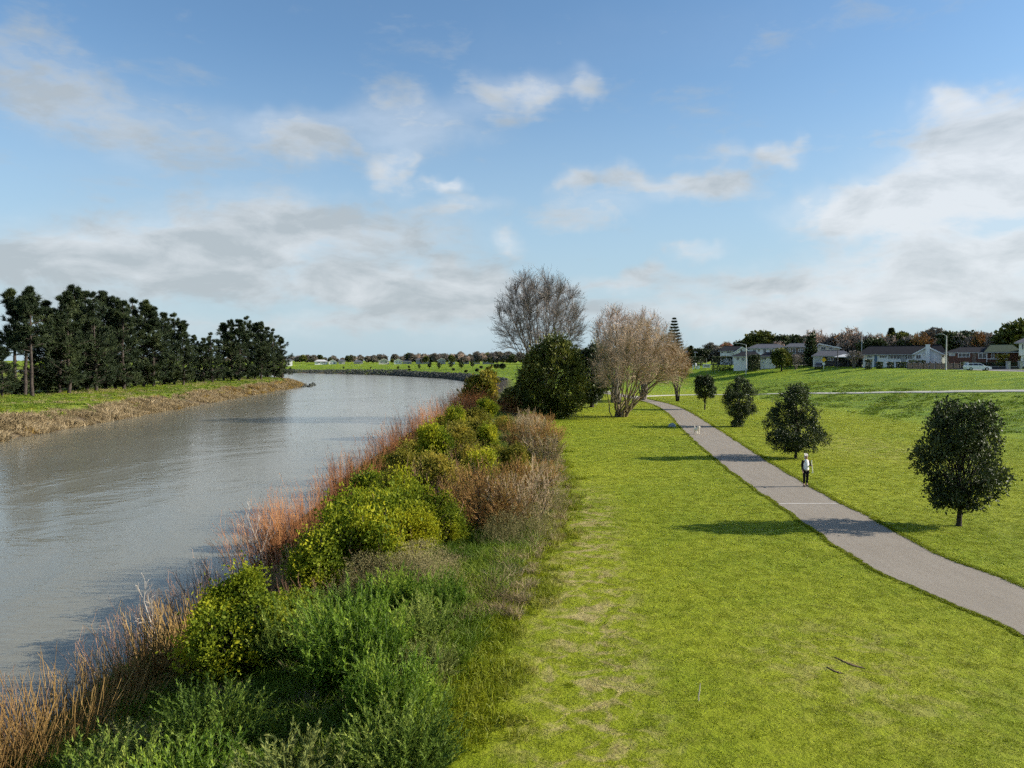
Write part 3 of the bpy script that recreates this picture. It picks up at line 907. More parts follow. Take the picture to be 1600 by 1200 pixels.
def pine(seed, H, clear, width, nb=84):
    """radiata pine: straight trunk, whorled limbs with upturned ends, dark needle clumps"""
    rng = np.random.default_rng(seed)
    g = Geo()
    zz = np.linspace(-0.3, H * 0.98, 9)
    wob = np.cumsum(rng.normal(size=(9, 2)) * 0.10, axis=0); wob[0] = 0
    tp = np.column_stack([wob, zz]); tr = np.linspace(0.36, 0.05, 9) * H / 20 + 0.02
    trunk_tube(g, tp, tr, 8)
    # dead lower limbs
    nd = 16
    zd = rng.uniform(H * 0.10, H * max(clear, 0.16), nd)
    a = rng.uniform(0, 6.283, nd); Ld = rng.uniform(0.8, 2.6, nd)
    Pd = np.zeros((nd, 3, 3))
    for i in range(3):
        s = i / 2
        Pd[:, i] = np.column_stack([np.cos(a) * Ld * s, np.sin(a) * Ld * s, zd + 0.25 * Ld * s])
    tubes(g, Pd, np.linspace(0.05, 0.015, 3)[None, :] * np.ones((nd, 1)), 4)
    t = np.sort(rng.uniform(0, 1, nb)) ** 0.9
    z = H * (clear + (0.985 - clear) * t)
    prof = np.interp(t, [0, 0.15, 0.45, 0.75, 0.92, 1.0], [0.75, 1.0, 0.86, 0.48, 0.20, 0.05])
    L = width * prof * rng.uniform(0.35, 1.25, nb)
    a = rng.uniform(0, 6.283, nb)
    k = 5
    P = np.zeros((nb, k, 3))
    cx_ = np.interp(z, tp[:, 2], tp[:, 0]); cy_ = np.interp(z, tp[:, 2], tp[:, 1])
    rise = rng.uniform(-0.22, 0.16, nb) + 0.45 * t
    for i in range(k):
        s = i / (k - 1)
        P[:, i] = np.column_stack([cx_ + np.cos(a) * L * s, cy_ + np.sin(a) * L * s, z + rise * L * s + 0.22 * L * s * s])
    Rb = (0.03 + 0.018 * L)[:, None] * np.linspace(1, 0.25, k)[None, :]
    tubes(g, P, Rb, 4)
    tm = g.mesh('trunk', MAT_BARK_PINE, True)
    P2, R2 = grow(P, Rb, 6, 0.35, 0.98, (-0.46, -0.22), (0.5, 1.1), 0.35, 3, 0.15, rng=rng)
    g = Geo()
    tips = []
    for (PP, ts) in ((P2, (0.35, 0.62, 0.85, 1.0)), (P, (0.6, 0.8, 0.97))):
        idx = np.arange(len(PP))
        for s in ts:
            p, _, tan = at_t(PP, np.ones(PP.shape[:2]), idx, np.full(len(PP), min(s, 0.999)))
            tips.append((p, tan))
    p = np.concatenate([q[0] for q in tips]); tan = np.concatenate([q[1] for q in tips])
    n = 10
    idx = np.repeat(np.arange(len(p)), n)
    C = p[idx] + rng.normal(size=(len(idx), 3)) * np.array([0.13, 0.13, 0.07])
    D = unit(tan[idx] * 0.7 + rdir(len(idx), rng) * 0.85 + np.array([0, 0, 0.35]))
    cr = rng.uniform(0, 1, len(p))[idx]
    needles(g, C, D, rng.uniform(0.45, 0.95, len(idx)), 0.10, rng, 0.55 * cr + 0.45 * rng.uniform(0, 1, len(idx)))
    return tm, g.mesh('crown', MAT_PINE)

def bare_tree(seed, H, stems, stem_r, fan, stem_len, limbs, subs, twigs, fine, twig_mat, bark, up=0.5, base_r=0.0, rt=0.012, a1=(0.35, 0.8), l1=(-0.62, -0.40), a2=(0.35, 0.8), t0=0.16, tp=0.45, oval=None):
    rng = np.random.default_rng(seed)
    g = Geo()
    k = 6
    P = np.zeros((stems, k, 3))
    a = np.arange(stems) * 2.399 + rng.uniform(0, 0.5, stems)
    lean = fan * np.sqrt((np.arange(stems) + 0.5) / stems) if stems > 1 else np.array([0.02])
    d = np.column_stack([np.cos(a) * np.sin(lean), np.sin(a) * np.sin(lean), np.cos(lean)])
    P[:, 0] = np.column_stack([np.cos(a) * base_r * lean / max(fan, 0.1), np.sin(a) * base_r * lean / max(fan, 0.1), np.full(stems, -0.2)])
    Ls = stem_len * rng.uniform(0.85, 1.1, stems) * (1 - 0.28 * lean / max(fan, 0.1))
    if oval:                      # stems end on an egg-shaped outline: centre height, half height, half width
        cz, ah, aw = oval; sn, cs = np.sin(lean), np.cos(lean)
        A_ = (sn / aw) ** 2 + (cs / ah) ** 2; B_ = -2 * cs * cz / ah ** 2; C_ = (cz / ah) ** 2 - 1
        Ls = (-B_ + np.sqrt(np.maximum(B_ * B_ - 4 * A_ * C_, 0))) / (2 * A_) * rng.uniform(0.86, 1.0, stems)
    for i in range(1, k):
        d = unit(d + np.array([0, 0, 0.03 if oval else 0.06]) + rng.normal(size=d.shape) * 0.05)
        P[:, i] = P[:, i - 1] + d * (Ls / (k - 1))[:, None]
    Rd = stem_r * np.linspace(1, 0.22, k)[None, :] * rng.uniform(0.75, 1.1, stems)[:, None]
    tubes(g, P, Rd, 7)
    P1, R1 = grow(P, Rd, limbs, t0, 0.97, l1, a1, up, 5, 0.06, 0.50, 0.25, rng, rt, tp)
    tubes(g, P1, R1, 5)
    tm = g.mesh('trunk', bark, True)
    g = Geo()
    P2, R2 = grow(P1, R1, subs, 0.15, 0.98, (-0.62, -0.35), a2, up * 0.8, 4, 0.07, 0.55, 0.3, rng, rt * 0.8, 0.4)
    tubes(g, P2, R2, 3, rng.uniform(0, 1, len(P2)))
    P3, R3 = grow(P2, R2, twigs, 0.12, 0.98, (-0.75, -0.42), (0.3, 0.8), up * 0.7, 3, 0.10, 0.6, 0.4, rng, rt * 0.6, 0.35)
    tubes(g, P3, R3, 3, rng.uniform(0, 1, len(P3)))
    if fine:
        P4, R4 = grow(P3, R3, fine, 0.15, 0.98, (-0.85, -0.45), (0.3, 0.75), up * 0.6, 3, 0.10, 0.7, 0.5, rng, rt * 0.5, 0.3)
        tubes(g, P4, R4, 3, rng.uniform(0, 1, len(P4)))
    return tm, g.mesh('crown', twig_mat)

def dome_tree(seed, cz, ah, aw, fork, limbs, tips, twigs, twig_mat, bark, stem_r=0.2, rt=0.026, up=0.3, spread=0.25, tl=(0.9, 1.7), seg=8, bow=0.10, off=0.0):
    """leafless tree whose fine twigs end on a full egg-shaped outline (centre height, half height, half width)"""
    rng = np.random.default_rng(seed)
    C = np.array([off, 0, cz]); A = np.array([aw, aw, ah])
    dv = rdir(limbs * 4, rng); dv = dv[dv[:, 2] > -0.35][:limbs]; limbs = len(dv)
    end = C + dv * A * rng.uniform(0.62, 0.9, limbs)[:, None]
    base = np.column_stack([rng.normal(size=(limbs, 2)) * spread, np.full(limbs, -0.2)])
    P = np.zeros((limbs, seg, 3))
    mid = np.column_stack([base[:, 0] * 1.2 + end[:, 0] * bow, base[:, 1] * 1.2 + end[:, 1] * bow, np.full(limbs, fork) + rng.uniform(-0.3, 0.6, limbs) * fork])
    mid[:, 2] = np.minimum(mid[:, 2], end[:, 2] * 0.7 + 0.2)
    for i in range(seg):
        s = i / (seg - 1)
        P[:, i] = base * (1 - s) ** 2 + 2 * mid * s * (1 - s) + end * s * s
        if 0 < i < seg - 1: P[:, i] += rng.normal(size=(limbs, 3)) * 0.02 * np.array([aw, aw, ah * 0.5])
    Rd = stem_r * np.linspace(1, 0.16, seg)[None, :] * rng.uniform(0.7, 1.1, limbs)[:, None]
    g = Geo(); tubes(g, P, Rd, 6)
    # second order: from the nearest limb, further in and lower, out to points filling the crown
    q = rdir(tips * 2, rng); q = q[q[:, 2] > -0.55][:tips]; tips = len(q)
    T = C + q * A * (rng.uniform(0.35 ** 2, 0.97, tips) ** 0.5)[:, None]
    ts = np.linspace(0.28, 0.97, 12)
    S = np.concatenate([at_t(P, Rd, np.arange(limbs), np.full(limbs, t))[0] for t in ts]); St = np.concatenate([at_t(P, Rd, np.arange(limbs), np.full(limbs, t))[2] for t in ts]); Sr = np.concatenate([at_t(P, Rd, np.arange(limbs), np.full(limbs, t))[1] for t in ts])
    D = T[:, None, :] - S[None, :, :]; L = np.linalg.norm(D, axis=2)
    cosv = np.einsum('ijk,jk->ij', D, St) / np.maximum(L, 1e-6)
    cost = L * (1 + 1.6 * np.clip(0.75 - cosv, 0, 2)) + 3.0 * np.clip(0.5 - L, 0, 1)
    j = cost.argmin(1); L = L[np.arange(tips), j]
    ctrl = S[j] + St[j] * (0.45 * L)[:, None]
    k = 5; P2 = np.zeros((tips, k, 3))
    for i in range(k):
        s = i / (k - 1); P2[:, i] = S[j] * (1 - s) ** 2 + 2 * ctrl * s * (1 - s) + T * s * s
    R2 = np.minimum(Sr[j] * 0.6, 0.012 + 0.013 * L)[:, None] * np.linspace(1, 0.4, k)[None, :]
    R2 = np.maximum(R2, rt * 0.8)
    big = L > np.median(L)
    tubes(g, P2[big], R2[big], 4)
    tm = g.mesh('trunk', bark, True)
    g = Geo(); tubes(g, P2[~big], R2[~big], 3)
    P3, R3 = grow(P2, R2, twigs, 0.2, 0.98, tl, (0.25, 0.65), up, 3, 0.06, 0.6, 0.4, rng, rt * 0.6, 0.35)
    tubes(g, P3, R3, 3, rng.uniform(0, 1, len(P3)))
    P4, R4 = grow(P3, R3, 2, 0.25, 0.9, (-0.7, -0.4), (0.25, 0.6), up, 2, 0.06, 0.7, 0.5, rng, rt * 0.5, 0.3)
    tubes(g, P4, R4, 3, rng.uniform(0, 1, len(P4)))
    return tm, g.mesh('crown', twig_mat)

def leafy_shrub(seed, mat, n=900, per=11, leaf=0.085, wide=1.25, tall=2.2):
    rng = np.random.default_rng(seed)
    lobes = []
    for i in range(13):
        a = rng.uniform(0, 6.283); r = rng.uniform(0.1, 0.95) * wide
        h = tall * rng.uniform(0.35, 0.82) * (1 - 0.30 * r / wide)
        q = rng.uniform(0.24, 0.52)
        lobes.append((r * math.cos(a), r * math.sin(a), h, q * wide * 0.9, q * wide * 0.9, q * tall * 0.42))
    lobes.append((0, 0, tall * 0.30, wide * 0.7, wide * 0.7, tall * 0.30))
    g = Geo()
    tg = [np.array(l[:3]) + np.array([0, 0, l[5] * 0.6]) for l in lobes for _ in (0,)]
    tg += [np.array(l[:3]) + rdir(1, rng)[0] * np.array(l[3:]) for l in lobes]
    limbs_to(g, (0, 0, -0.2), tg, 0.045, rng, 4, 5, 0.3)
    sm_ = g.mesh('stems', MAT_BARK_DARK, True)
    g = Geo()
    P, Nn = lobe_points(lobes, n, 0.60, rng, 0.28, 0.58, 0.75)
    clusters(g, P, Nn, per, 0.075, leaf, leaf * 0.62, rng, 0.35, 0.6, 0.9, 0.2)
    # long shoots sticking out of the outline
    S_, Sn = lobe_points(lobes, 70, 0.9, rng)
    sh = np.repeat(np.arange(70), 9); u_ = np.tile(np.linspace(0, 0.5, 9), 70)[:, None]; sd_ = unit(Sn * 0.6 + np.array([0, 0, 0.8]) + rng.normal(size=Sn.shape) * 0.3)
    leaves(g, S_[sh] + sd_[sh] * u_, unit(sd_[sh] * 0.5 + rdir(len(sh), rng)), leaf * rng.uniform(0.6, 1.1, len(sh)), leaf * 0.55, rng, None, 0.2)
    P2, N2 = lobe_points(lobes, n // 3, 0.3, rng)
    clusters(g, P2, N2, 7, 0.15, leaf * 1.2, leaf * 0.8, rng)
    return sm_, g.mesh('foliage', mat)

def plume_bush(seed, n=230, wide=1.0, tall=1.7, mat=None):
    """soft upright bush of feathery plumes"""
    rng = np.random.default_rng(seed)
    a = rng.uniform(0, 6.283, n); r = wide * np.sqrt(rng.uniform(0, 1, n))
    hgt = tall * (1 - 0.42 * (r / wide) ** 2) * rng.uniform(0.6, 1.15, n)
    k = 5
    P = np.zeros((n, k, 3))
    lean = 0.06 + 0.42 * (r / wide)
    bx, by = 0.62 * r * np.cos(a), 0.62 * r * np.sin(a)
    for i in range(k):
        s = i / (k - 1)
        P[:, i] = np.column_stack([bx + np.cos(a) * lean * hgt * s * (0.6 + 0.5 * s), by + np.sin(a) * lean * hgt * s * (0.6 + 0.5 * s), hgt * s - 0.1])
        if i: P[:, i, :2] += rng.normal(size=(n, 2)) * 0.03 * i
    g = Geo()
    tubes(g, P[:, :, :], np.linspace(0.007, 0.003, k)[None, :] * np.ones((n, 1)), 3, 0.2)
    sm_ = g.mesh('stems', MAT_STEM_GREEN)
    g = Geo()
    m = 58
    idx = np.repeat(np.arange(n), m)
    t = np.clip(np.tile(np.linspace(0.22, 1.0, m), n) + rng.normal(size=n * m) * 0.01, 0, 0.999)
    p, _, tan = at_t(P, np.ones((n, k)), idx, t)
    perp = unit(np.cross(tan, rdir(len(idx), rng)))
    D = unit(tan * 0.95 + perp * 0.7)
    L = (0.15 - 0.07 * t) * rng.uniform(0.7, 1.25, len(idx))
    cr = rng.uniform(0, 1, n)[idx]
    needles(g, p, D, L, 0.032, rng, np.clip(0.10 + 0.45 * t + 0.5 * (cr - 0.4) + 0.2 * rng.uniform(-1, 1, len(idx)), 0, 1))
    return sm_, g.mesh('foliage', mat or MAT_PLUME)

def stem_clump(seed, mat, n=190, wide=0.8, tall=2.4, fan=0.35, r0=0.013, twig=3):
    """bare upright stems, osier or reed; returns (stems, twigs)"""
    rng = np.random.default_rng(seed)
    k = 5
    a = rng.uniform(0, 6.283, n); r = wide * np.sqrt(rng.uniform(0, 1, n))
    d = unit(np.column_stack([np.cos(a) * fan * r / wide, np.sin(a) * fan * r / wide, np.ones(n)]) + rng.normal(size=(n, 3)) * 0.09)
    P = np.zeros((n, k, 3)); P[:, 0] = np.column_stack([r * np.cos(a), r * np.sin(a), np.full(n, -0.3)])
    L = tall * rng.uniform(0.55, 1.12, n) * (1 - 0.25 * r / wide)
    for i in range(1, k):
        d = unit(d + rng.normal(size=d.shape) * 0.045 + np.array([0, 0, 0.03]))
        P[:, i] = P[:, i - 1] + d * (L / (k - 1))[:, None]
    Rd = r0 * np.linspace(1, 0.35, k)[None, :] * rng.uniform(0.7, 1.2, n)[:, None]
    g = Geo()
    tubes(g, P, Rd, 3, rng.uniform(0, 1, n))
    sm_ = g.mesh('stems', mat)
    g = Geo()
    P1, R1 = grow(P, Rd, twig, 0.35, 0.97, (-0.42, -0.18), (0.3, 0.65), 0.4, 3, 0.08, 0.6, 0.4, rng, 0.005, 0.3)
    tubes(g, P1, R1, 3, rng.uniform(0, 1, len(P1)))
    return sm_, g.mesh('twigs', mat)

def twig_bush(seed, twig_mat, leaf_mat, wide=1.6, tall=2.8, stems=44, nleaf=5000, leaf=0.06):
    """dense rounded bush of fine bare twigs with dry leaves left on"""
    rng = np.random.default_rng(seed)
    n, k = stems, 5
    a = rng.uniform(0, 6.283, n); q = np.sqrt(rng.uniform(0, 1, n))
    d = unit(np.column_stack([np.cos(a) * q * 0.75, np.sin(a) * q * 0.75, np.ones(n)]))
    P = np.zeros((n, k, 3)); P[:, 0] = np.column_stack([np.cos(a) * q * wide * 0.25, np.sin(a) * q * wide * 0.25, np.full(n, -0.2)])
    L = tall * rng.uniform(0.7, 1.0, n) * (1 - 0.12 * q)
    for i in range(1, k):
        d = unit(d + rng.normal(size=d.shape) * 0.06 + np.array([0, 0, 0.03]))
        P[:, i] = P[:, i - 1] + d * (L / (k - 1))[:, None]
    Rd = 0.022 * np.linspace(1, 0.3, k)[None, :] * np.ones((n, 1))
    g = Geo()
    tubes(g, P, Rd, 4, 0.3)
    sm_ = g.mesh('stems', MAT_BARK_DARK)
    g = Geo()
    P1, R1 = grow(P, Rd, 9, 0.15, 0.98, (-0.45, -0.25), (0.3, 0.8), 0.4, 4, 0.08, 0.55, 0.35, rng, 0.008, 0.3)
    P2, R2 = grow(P1, R1, 6, 0.15, 0.98, (-0.65, -0.35), (0.3, 0.75), 0.5, 3, 0.1, 0.7, 0.4, rng, 0.006, 0.3)
    tubes(g, P1, R1, 3, rng.uniform(0, 1, len(P1))); tubes(g, P2, R2, 3, rng.uniform(0, 1, len(P2)))
    tw = g.mesh('twigs', twig_mat)
    g = Geo()
    i = rng.integers(0, len(P2), nleaf)
    p, _, tan = at_t(P2, R2, i, rng.uniform(0.1, 0.98, nleaf))
    leaves(g, p, unit(tan * 0.5 + rdir(nleaf, rng)), leaf * rng.uniform(0.6, 1.3, nleaf), leaf * 0.5, rng, None, 0.15)
    return sm_, tw, g.mesh('foliage', leaf_mat)

def weed_clump(seed, mat, n=260, wide=0.9, tall=1.3):
    """tall dry seeding weeds"""
    rng = np.random.default_rng(seed)
    sm_, tw = stem_clump(seed, mat, n, wide, tall, 0.35, 0.007, 4)
    g = Geo()
    lobes = [(0, 0, tall * 0.7, wide * 0.9, wide * 0.9, tall * 0.35)]
    P, Nn = lobe_points(lobes, 420, 0.2, rng)
    clusters(g, P, Nn, 7, 0.06, 0.05, 0.018, rng, 0.6, 0.4, 0.7)
    return sm_, tw, g.mesh('seed_heads', mat)

def plant(name, label, cat, meshes, loc, rz=0.0, s=1.0, group=None, names=None, sz=None):
    o = thing(name, label, cat, loc, rz, group)
    o.scale = (s, s, s if sz is None else sz)
    for i, me in enumerate(meshes):
        nm = names[i] if names else me.name.split('.')[0]
        obj(nm, me, o, kind='stuff' if nm in ('twigs', 'seed_heads') or (nm == 'stems' and 'clump' in name) else None)
    return o

# ------------------------------------------------------------------ the four trees along the path
def ground_at(px, py):
    h = hit(px, py); return (float(h[0]), float(h[1]), float(h[2]))
T4 = [(0.1, -0.1, 1.25, 1.15, 1.1, 0.6), (0, 0, 2.35, 1.75, 1.65, 1.35), (0.05, 0, 3.95, 1.15, 1.1, 0.95), (-1.2, 0.1, 3.1, 0.75, 0.8, 0.6), (1.25, -0.2, 2.0, 0.8, 0.9, 0.65), (1.0, 0.2, 3.2, 0.85, 0.8, 0.7),
      (-0.9, -0.3, 1.5, 0.7, 0.7, 0.45), (0.55, -0.5, 4.35, 0.6, 0.5, 0.6), (-0.5, 0.2, 4.4, 0.5, 0.5, 0.55), (0.6, -0.2, 1.15, 0.6, 0.6, 0.35)]
T3 = [(0, 0, 1.75, 1.95, 1.85, 1.45), (0.1, 0, 4.25, 0.95, 0.9, 0.95), (-1.0, 0, 3.0, 0.95, 0.9, 0.85), (0.85, 0.1, 3.0, 1.0, 0.95, 0.8), (0.2, 0.2, 3.6, 1.0, 1, 0.9), (1.1, -0.3, 1.5, 0.9, 0.9, 0.9), (-1.1, -0.2, 1.2, 0.9, 0.9, 0.8)]
T2 = [(0, 0, 1.5, 1.1, 1.1, 0.7), (0, 0, 3.0, 1.65, 1.6, 1.45), (0.25, 0, 4.2, 0.95, 0.95, 0.75), (-0.9, 0, 3.9, 0.6, 0.6, 0.5), (0.9, 0, 1.7, 0.75, 0.7, 0.55), (-0.8, 0, 1.6, 0.7, 0.7, 0.5), (0, 0, 0.35, 0.6, 0.6, 0.3)]
T1 = [(0, 0, 3.0, 1.35, 1.3, 1.2), (-0.3, 0, 4.05, 0.8, 0.8, 0.55), (0.7, 0, 2.2, 0.7, 0.7, 0.5), (-0.7, 0, 2.0, 0.6, 0.6, 0.45)]
for (px, py, lobes, th, seed, lab) in ((1498, 822, T4, 0.75, 31, 'round dark evergreen tree nearest to the camera of the four along the path'),
                                       (1243, 716, T3, 0.4, 32, 'broad dark evergreen tree with foliage to the ground, just behind the walking person'),
                                       (1155, 667, T2, 0.6, 33, 'dark evergreen tree beside the path, third from the camera in its row of four'),
                                       (1101, 640, T1, 0.9, 34, 'smallest and farthest dark evergreen tree of the row of four beside the path')):
    plant('evergreen_tree', lab, 'tree', street_tree(lobes, th, seed), ground_at(px, py), 0, 0.88, 'four evergreen trees along the path', sz=1.0)

# ------------------------------------------------------------------ big trees beside the river in the middle distance
TOT = [(0, 0, 4.6, 3.7, 3.6, 4.2), (-1.6, 0.4, 3.2, 2.6, 2.6, 2.9), (1.7, -0.4, 3.4, 2.5, 2.6, 3.0), (0.8, 0, 7.4, 2.5, 2.4, 2.3), (-0.7, 0.3, 7.0, 2.3, 2.3, 2.2), (0.4, 0, 8.9, 1.5, 1.5, 1.3),
       (2.4, 0, 5.6, 1.5, 1.6, 1.6), (-2.7, 0, 4.9, 1.3, 1.4, 1.5), (1.2, -1.8, 2.2, 2.0, 1.6, 1.9), (-1.4, -1.6, 2.0, 1.9, 1.6, 1.8)]
x, y = at(862, 92)
plant('dense_evergreen_tree', 'big dense rounded olive-green evergreen tree left of the bare willow', 'tree', evergreen(TOT, 1.0, 51, MAT_TOTARA), (x, y, gz(x, y)), 0, 0.94)
T5 = [(0, 0, 4.6, 2.2, 2.2, 3.4), (0.4, 0, 7.0, 1.5, 1.5, 1.8), (-0.6, 0, 2.6, 1.9, 1.9, 1.9)]
x, y = at(925, 112)
plant('dense_evergreen_tree', 'dark evergreen tree half hidden between the dense evergreen and the bare willow', 'tree', evergreen(T5, 1.4, 52, MAT_LEAF_DARK, 1100, 0.45, 0.14), (x, y, gz(x, y)))
x, y = at(845, 122)
plant('poplar_tree', 'tallest leafless grey poplar tree rising behind the dense evergreen', 'tree',
      dome_tree(61, 12.7, 8.8, 7.7, 3.5, 46, 820, 7, MAT_TWIG_GREY, MAT_BARK_GREY, 0.17, 0.026, 0.5, 0.3, (1.2, 2.2)), (x, y, gz(x, y)))
x, y = at(970, 93)
plant('willow_tree', 'leafless tan willow tree with many trunks fanning from one base beside the path', 'tree',
      dome_tree(62, 6.4, 5.4, 6.3, 2.4, 26, 720, 7, MAT_TWIG_TAN, MAT_BARK_WILLOW, 0.115, 0.018, 0.25, 0.50, (0.9, 1.7), 8, 0.46, 2.1), (x, y, gz(x, y)))
for (px, d, cz, ah, aw, seed, lab) in ((962, 124, 9.8, 6.0, 4.2, 63, 'pale pinkish leafless tree standing behind the willow, on the left'),
                              (1005, 132, 9.2, 6.6, 4.8, 64, 'pale pinkish leafless tree standing behind the willow, on the right'),):
    x, y = at(px, d)
    plant('leafless_tree', lab, 'tree', dome_tree(seed, cz, ah, aw, 2.5, 26, 360, 7, MAT_TWIG_PINK, MAT_BARK_GREY, 0.15, 0.024, 0.5, 0.3, (1.0, 1.9)), (x, y, gz(x, y)), 0, 1.0, 'pinkish leafless trees behind the willow')
x, y, z = ground_at(1058, 627)
plant('leafless_tree', 'russet leafless tree between the willow and the row of evergreens', 'tree',
      dome_tree(65, 5.6, 4.2, 2.4, 1.6, 16, 260, 7, MAT_TWIG_BROWN, MAT_BARK_DARK, 0.09, 0.022, 0.3, 0.10, (0.6, 1.2)), (x, y, z))

def norfolk(seed, H):
    """tiers of level limbs, a perfect cone"""
    rng = np.random.default_rng(seed)
    g = Geo()
    trunk_tube(g, [(0, 0, -0.3), (0, 0, H * 0.5), (0, 0, H)], [0.3, 0.2, 0.03])
    tm = None
    c = Geo()
    for i in range(15):
        t = i / 14
        z = H * (0.12 + 0.86 * t)
        L = (1 - t) ** 0.9 * H * 0.22 + 0.25
        m = 8
        a = np.arange(m) * 6.283 / m + i * 0.4
        P = np.zeros((m, 3, 3))
        for j in range(3):
            s = j / 2
            P[:, j] = np.column_stack([np.cos(a) * L * s, np.sin(a) * L * s, np.full(m, z) + L * (0.05 * s + 0.16 * s * s)])
        tubes(g, P, np.linspace(0.06, 0.02, 3)[None, :] * np.ones((m, 1)), 4)
        q = 60
        idx = np.repeat(np.arange(m), q)
        p, _, tan = at_t(P, np.ones((m, 3)), idx, np.tile(np.linspace(0.15, 0.99, q), m))
        needles(c, p, unit(tan + rdir(len(idx), rng) * 0.8 + np.array([0, 0, 0.3])), 0.55 + 0.45 * (1 - t), 0.2, rng)
    return g.mesh('trunk', MAT_BARK_DARK), c.mesh('crown', MAT_PINE)
x, y = at(1053, 235)
H = zpx(497, 235) - gz(x, y)
plant('norfolk_pine', 'tall symmetrical tiered pine tree at the left end of the houses', 'tree', norfolk(71, H), (x, y, gz(x, y)))

# ------------------------------------------------------------------ pines on the far bank
PINES = [(3, 541), (23, 453), (38, 456), (50, 449), (74, 468), (92, 463), (107, 458), (118, 447), (135, 453), (150, 458), (165, 456), (180, 464), (193, 468), (211, 467), (224, 470),
         (240, 480), (257, 487), (272, 490), (286, 502), (304, 524), (318, 527), (332, 520), (350, 505), (361, 500), (374, 498), (387, 495), (398, 505), (408, 503), (418, 510), (429, 514), (441, 527)]
pv = [pine(80 + i, 20.0, 0.05, 4.6 + 0.3 * i, 78) for i in range(4)] + [pine(90, 20.0, 0.42, 4.2, 58), pine(91, 20.0, 0.38, 3.8, 56)]
for i, (px, ty) in enumerate(PINES):
    X = -93.5 + (2.5 if i % 3 == 0 else (-2.8 if i % 3 == 1 else 0)) + random.uniform(-1, 1)
    d = X * F_PX / (px - CX)
    z = gz(X, d)
    H = zpx(ty, d) - z
    s = H / 20.0
    w = max(s, 0.62) * random.uniform(0.9, 1.12)
    me = pv[4 + i % 2] if i in (1, 2, 3) else pv[i % 4]
    lab = 'dark pine tree on the far bank, %s from the left end of the row' % ORD[i]
    o = plant('pine_tree', lab, 'tree', me, (X, d, z), random.uniform(0, 6.28), w, 'pine trees in a row on the far bank')
    o.scale = (w, w, s)

# ------------------------------------------------------------------ scrub on the near bank
def bank_set(name, cat, protos, spots, lab, group, hs=(0.9, 1.1)):
    order = sorted(range(len(spots)), key=lambda i: spots[i][1])
    for rank, i in enumerate(order):
        X, Y, s = spots[i][:3]
        o = plant(name, lab % ORD[rank], cat, protos[i % len(protos)], (X, Y, gz(X, Y) - 0.05), random.uniform(0, 6.28), s * random.uniform(0.95, 1.06), group)
        o.scale.z *= random.uniform(*hs); o.scale.x *= random.uniform(0.85, 1.2)
        o.rotation_euler.x, o.rotation_euler.y = random.uniform(-0.10, 0.10), random.uniform(-0.16, 0.06)

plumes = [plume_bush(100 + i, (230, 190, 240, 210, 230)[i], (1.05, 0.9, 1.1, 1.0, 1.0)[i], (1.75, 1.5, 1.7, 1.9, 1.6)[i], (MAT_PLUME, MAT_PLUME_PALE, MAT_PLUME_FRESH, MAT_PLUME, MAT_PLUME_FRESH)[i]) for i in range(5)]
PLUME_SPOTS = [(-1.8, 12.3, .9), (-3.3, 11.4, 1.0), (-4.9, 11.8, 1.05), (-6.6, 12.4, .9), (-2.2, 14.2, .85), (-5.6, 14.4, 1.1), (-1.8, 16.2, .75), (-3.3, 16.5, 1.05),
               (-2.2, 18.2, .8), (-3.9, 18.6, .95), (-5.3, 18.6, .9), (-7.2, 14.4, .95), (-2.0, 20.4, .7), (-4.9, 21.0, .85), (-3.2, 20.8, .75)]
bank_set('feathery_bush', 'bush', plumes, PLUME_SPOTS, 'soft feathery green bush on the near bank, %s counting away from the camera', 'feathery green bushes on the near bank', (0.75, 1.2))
yl = [leafy_shrub(110 + i, MAT_LEAF_YELLOW, 720, 11, 0.09, (0.95, 0.8, 1.1, 0.9)[i], (2.4, 2.6, 2.0, 2.3)[i]) for i in range(4)]
YL_SPOTS = [(-6.6, 18.6, 1.0), (-7.1, 20.2, 1.15), (-5.9, 20.6, .7), (-5.8, 23.6, .95), (-4.7, 25.2, 1.35), (-3.2, 26.4, .8), (-5.4, 28.4, 1.45), (-7.0, 26.2, 1.0), (-3.6, 29.8, 1.15), (-2.2, 28.2, .75), (-6.9, 30.0, .9), (-4.6, 32.6, 1.2)]
bank_set('leafy_shrub', 'shrub', yl, YL_SPOTS, 'yellow-green broadleaf shrub on the near bank, %s counting away from the camera', 'yellow-green broadleaf shrubs on the near bank')
ol = [leafy_shrub(120 + i, (MAT_LEAF_OLIVE, MAT_LEAF_YELLOW, MAT_LEAF_OLIVE, MAT_LEAF_OLIVE)[i], 620, 10, 0.10, (1.1, 0.9, 1.25, 1.0)[i], (2.3, 2.6, 2.0, 2.5)[i]) for i in range(4)]
OL_SPOTS = [(0.2, 44.5, 0.95), (-1.3, 38.4, 1.0), (0.3, 48.6, 0.85), (-3.2, 36, 1.15), (-5.2, 35.6, 1.23), (-7.0, 38, 1.15), (-4.1, 41, 1.19), (-6.1, 43, 1.23), (-2.2, 44, 1.07), (-5, 47.5, 1.27), (-7.6, 47, 1.11), (-3.2, 50.5, 1.27), (-6, 53.5, 1.23), (-1.4, 52, 0.98), (-4.3, 58, 1.31),
            (-7, 60, 1.15), (-2.2, 63, 1.23), (-5, 67, 1.23), (-0.9, 71, 1.07), (-3.9, 76, 1.15), (-6.4, 74, 1.15), (-3.0, 86, 1.15)]
bank_set('olive_shrub', 'shrub', ol, OL_SPOTS, 'olive and gold leafy shrub farther along the near bank, %s counting away from the camera', 'olive and gold shrubs on the near bank')
ru = [stem_clump(130 + i, MAT_TWIG_RUSSET, 170, 1.1, 3.2, 0.4, 0.011, 4) for i in range(3)]
